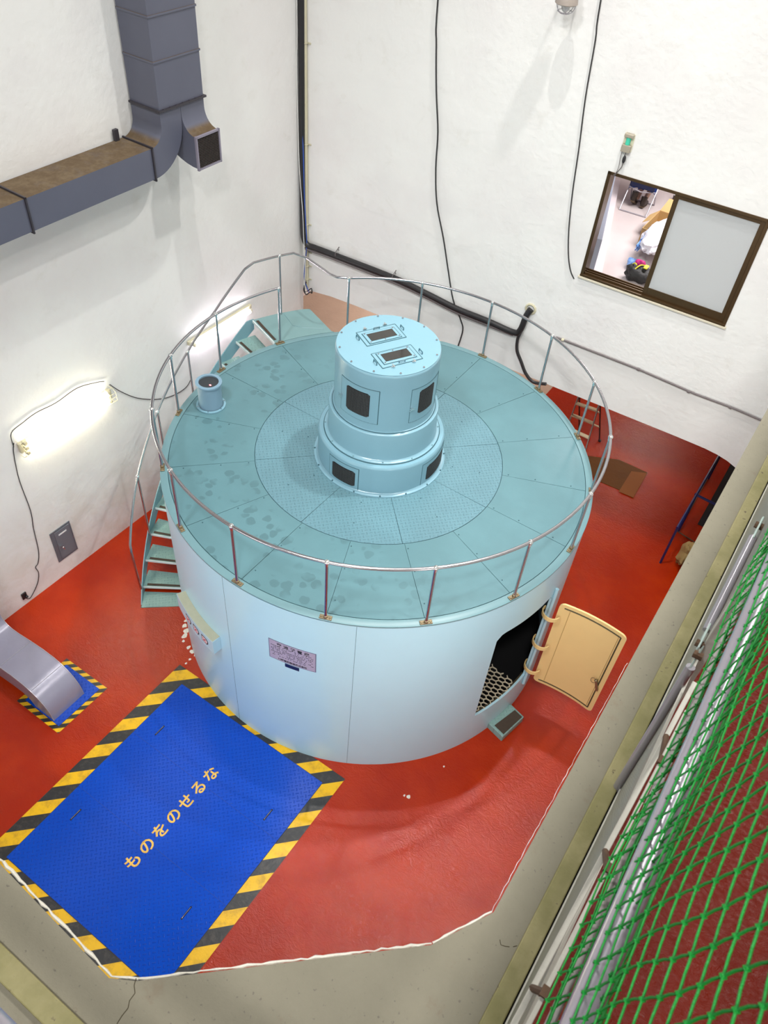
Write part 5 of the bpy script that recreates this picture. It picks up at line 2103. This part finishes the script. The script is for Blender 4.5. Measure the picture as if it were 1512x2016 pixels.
HR = thing('gallery_handrail', 'thick lilac grey pipe handrail under the green net', 'handrail', (4.075, -2, 8.45))
b = B()
b.tube([(4.078, -6.62, 8.555), (4.078, -6.2, 8.55), (4.078, -3.0, 8.53), (4.078, 3.6, 8.50)], 0.024, 16)
fin('rail_pipe', b, 'rail_pipe', HR)
for y in (-4.9, -2.9, -0.9):
    b = B()
    b.cylinder((4.078, y, 8.43), (4.078, y, 8.54), 0.014, 10)
    fin('rail_support', b, 'rail_pipe', HR)
NR = thing('near_handrail', 'lilac grey pipe handrail at the near left corner of the gallery', 'handrail', (2, -6.55, 8.4))
b = B()
b.tube([(-3.9, -6.570, 8.50), (4.0, -6.570, 8.50)], 0.024, 16)
fin('rail_pipe', b, 'rail_pipe', NR)
for x in (-3.5, -1.5, 0.5, 2.3):
    b = B()
    b.cylinder((x, -6.575, ZS), (x, -6.575, 8.5), 0.014, 10)
    fin('rail_support', b, 'rail_pipe', NR)

# safety net: square knotted mesh standing along the handrail


def net(name, label, origin, ex, ez, nx, nzn, cell, amp, rcord, hang=0.0):
    b_ = B()
    from mathutils import noise as mn
    nrm = ex.cross(ez).normalized()
    P = []
    for i in range(nx + 1):
        row = []
        for j in range(nzn + 1):
            u, v = i * cell, j * cell
            w = Vector((u * 3.1, v * 3.1, 1.7))
            d = nrm * amp * mn.noise(w) + ez * 0.010 * mn.noise(w * 2.2 + Vector((5, 5, 5))) + ex * 0.012 * mn.noise(w * 2.2 + Vector((9, 1, 5)))
            row.append(origin + ex * u + ez * v + d)
        P.append(row)
    for i in range(nx + 1):
        for j in range(nzn + 1):
            p = P[i][j]
            if i < nx:
                q = P[i + 1][j]
                b_.tube([p, (p + q) / 2 - Z * 0.003, q], rcord, 5, cap=False)
            if j < nzn:
                q = P[i][j + 1]
                b_.tube([p, (p + q) / 2 + ex * 0.002, q], rcord, 5, cap=False)
            k = rcord * 2.7
            o6 = [b_.bm.verts.new(p + Vector(e) * k) for e in ((1, 0, 0), (-1, 0, 0), (0, 1, 0), (0, -1, 0), (0, 0, 1), (0, 0, -1))]
            for a6, b6, c6 in ((0, 2, 4), (2, 1, 4), (1, 3, 4), (3, 0, 4), (2, 0, 5), (1, 2, 5), (3, 1, 5), (0, 3, 5)):
                b_.face([o6[a6], o6[b6], o6[c6]])
    return tag(fin(name, b_, 'net'), label, 'net')


ez = Vector((0.175, 0, 1)).normalized()
net('safety_net', 'green knotted safety net rising over the right gallery handrail', Vector((4.040, -6.60, 8.44)), Vector((0, 1, 0)), ez, 72, 24, 0.046, 0.012, 0.0019)
net('safety_net', 'green knotted net on the handrail at the bottom left corner', Vector((2.2, -6.60, 8.20)), Vector((1, 0, 0)), Vector((0, -0.4, 1)).normalized(), 36, 8, 0.046, 0.012, 0.0022)
net('safety_net', 'loose lower fold of green net wrapped over the right handrail', Vector((4.050, -6.58, 8.47)), Vector((0, 1, 0.0)).normalized(), Vector((0.35, 0.55, 1)).normalized(), 80, 4, 0.040, 0.020, 0.0017)
b = B()
pts = [Vector((4.104, -6.6 + 0.02 * k, 8.53 + 0.006 * math.sin(k * 1.7))) for k in range(200)]
b.tube(pts, [0.006 + 0.002 * math.sin(k * 2.1) for k in range(200)], 6)
tag(fin('border_rope', b, 'net'), 'thick green rope lashed along the right handrail at the foot of the net', 'rope')
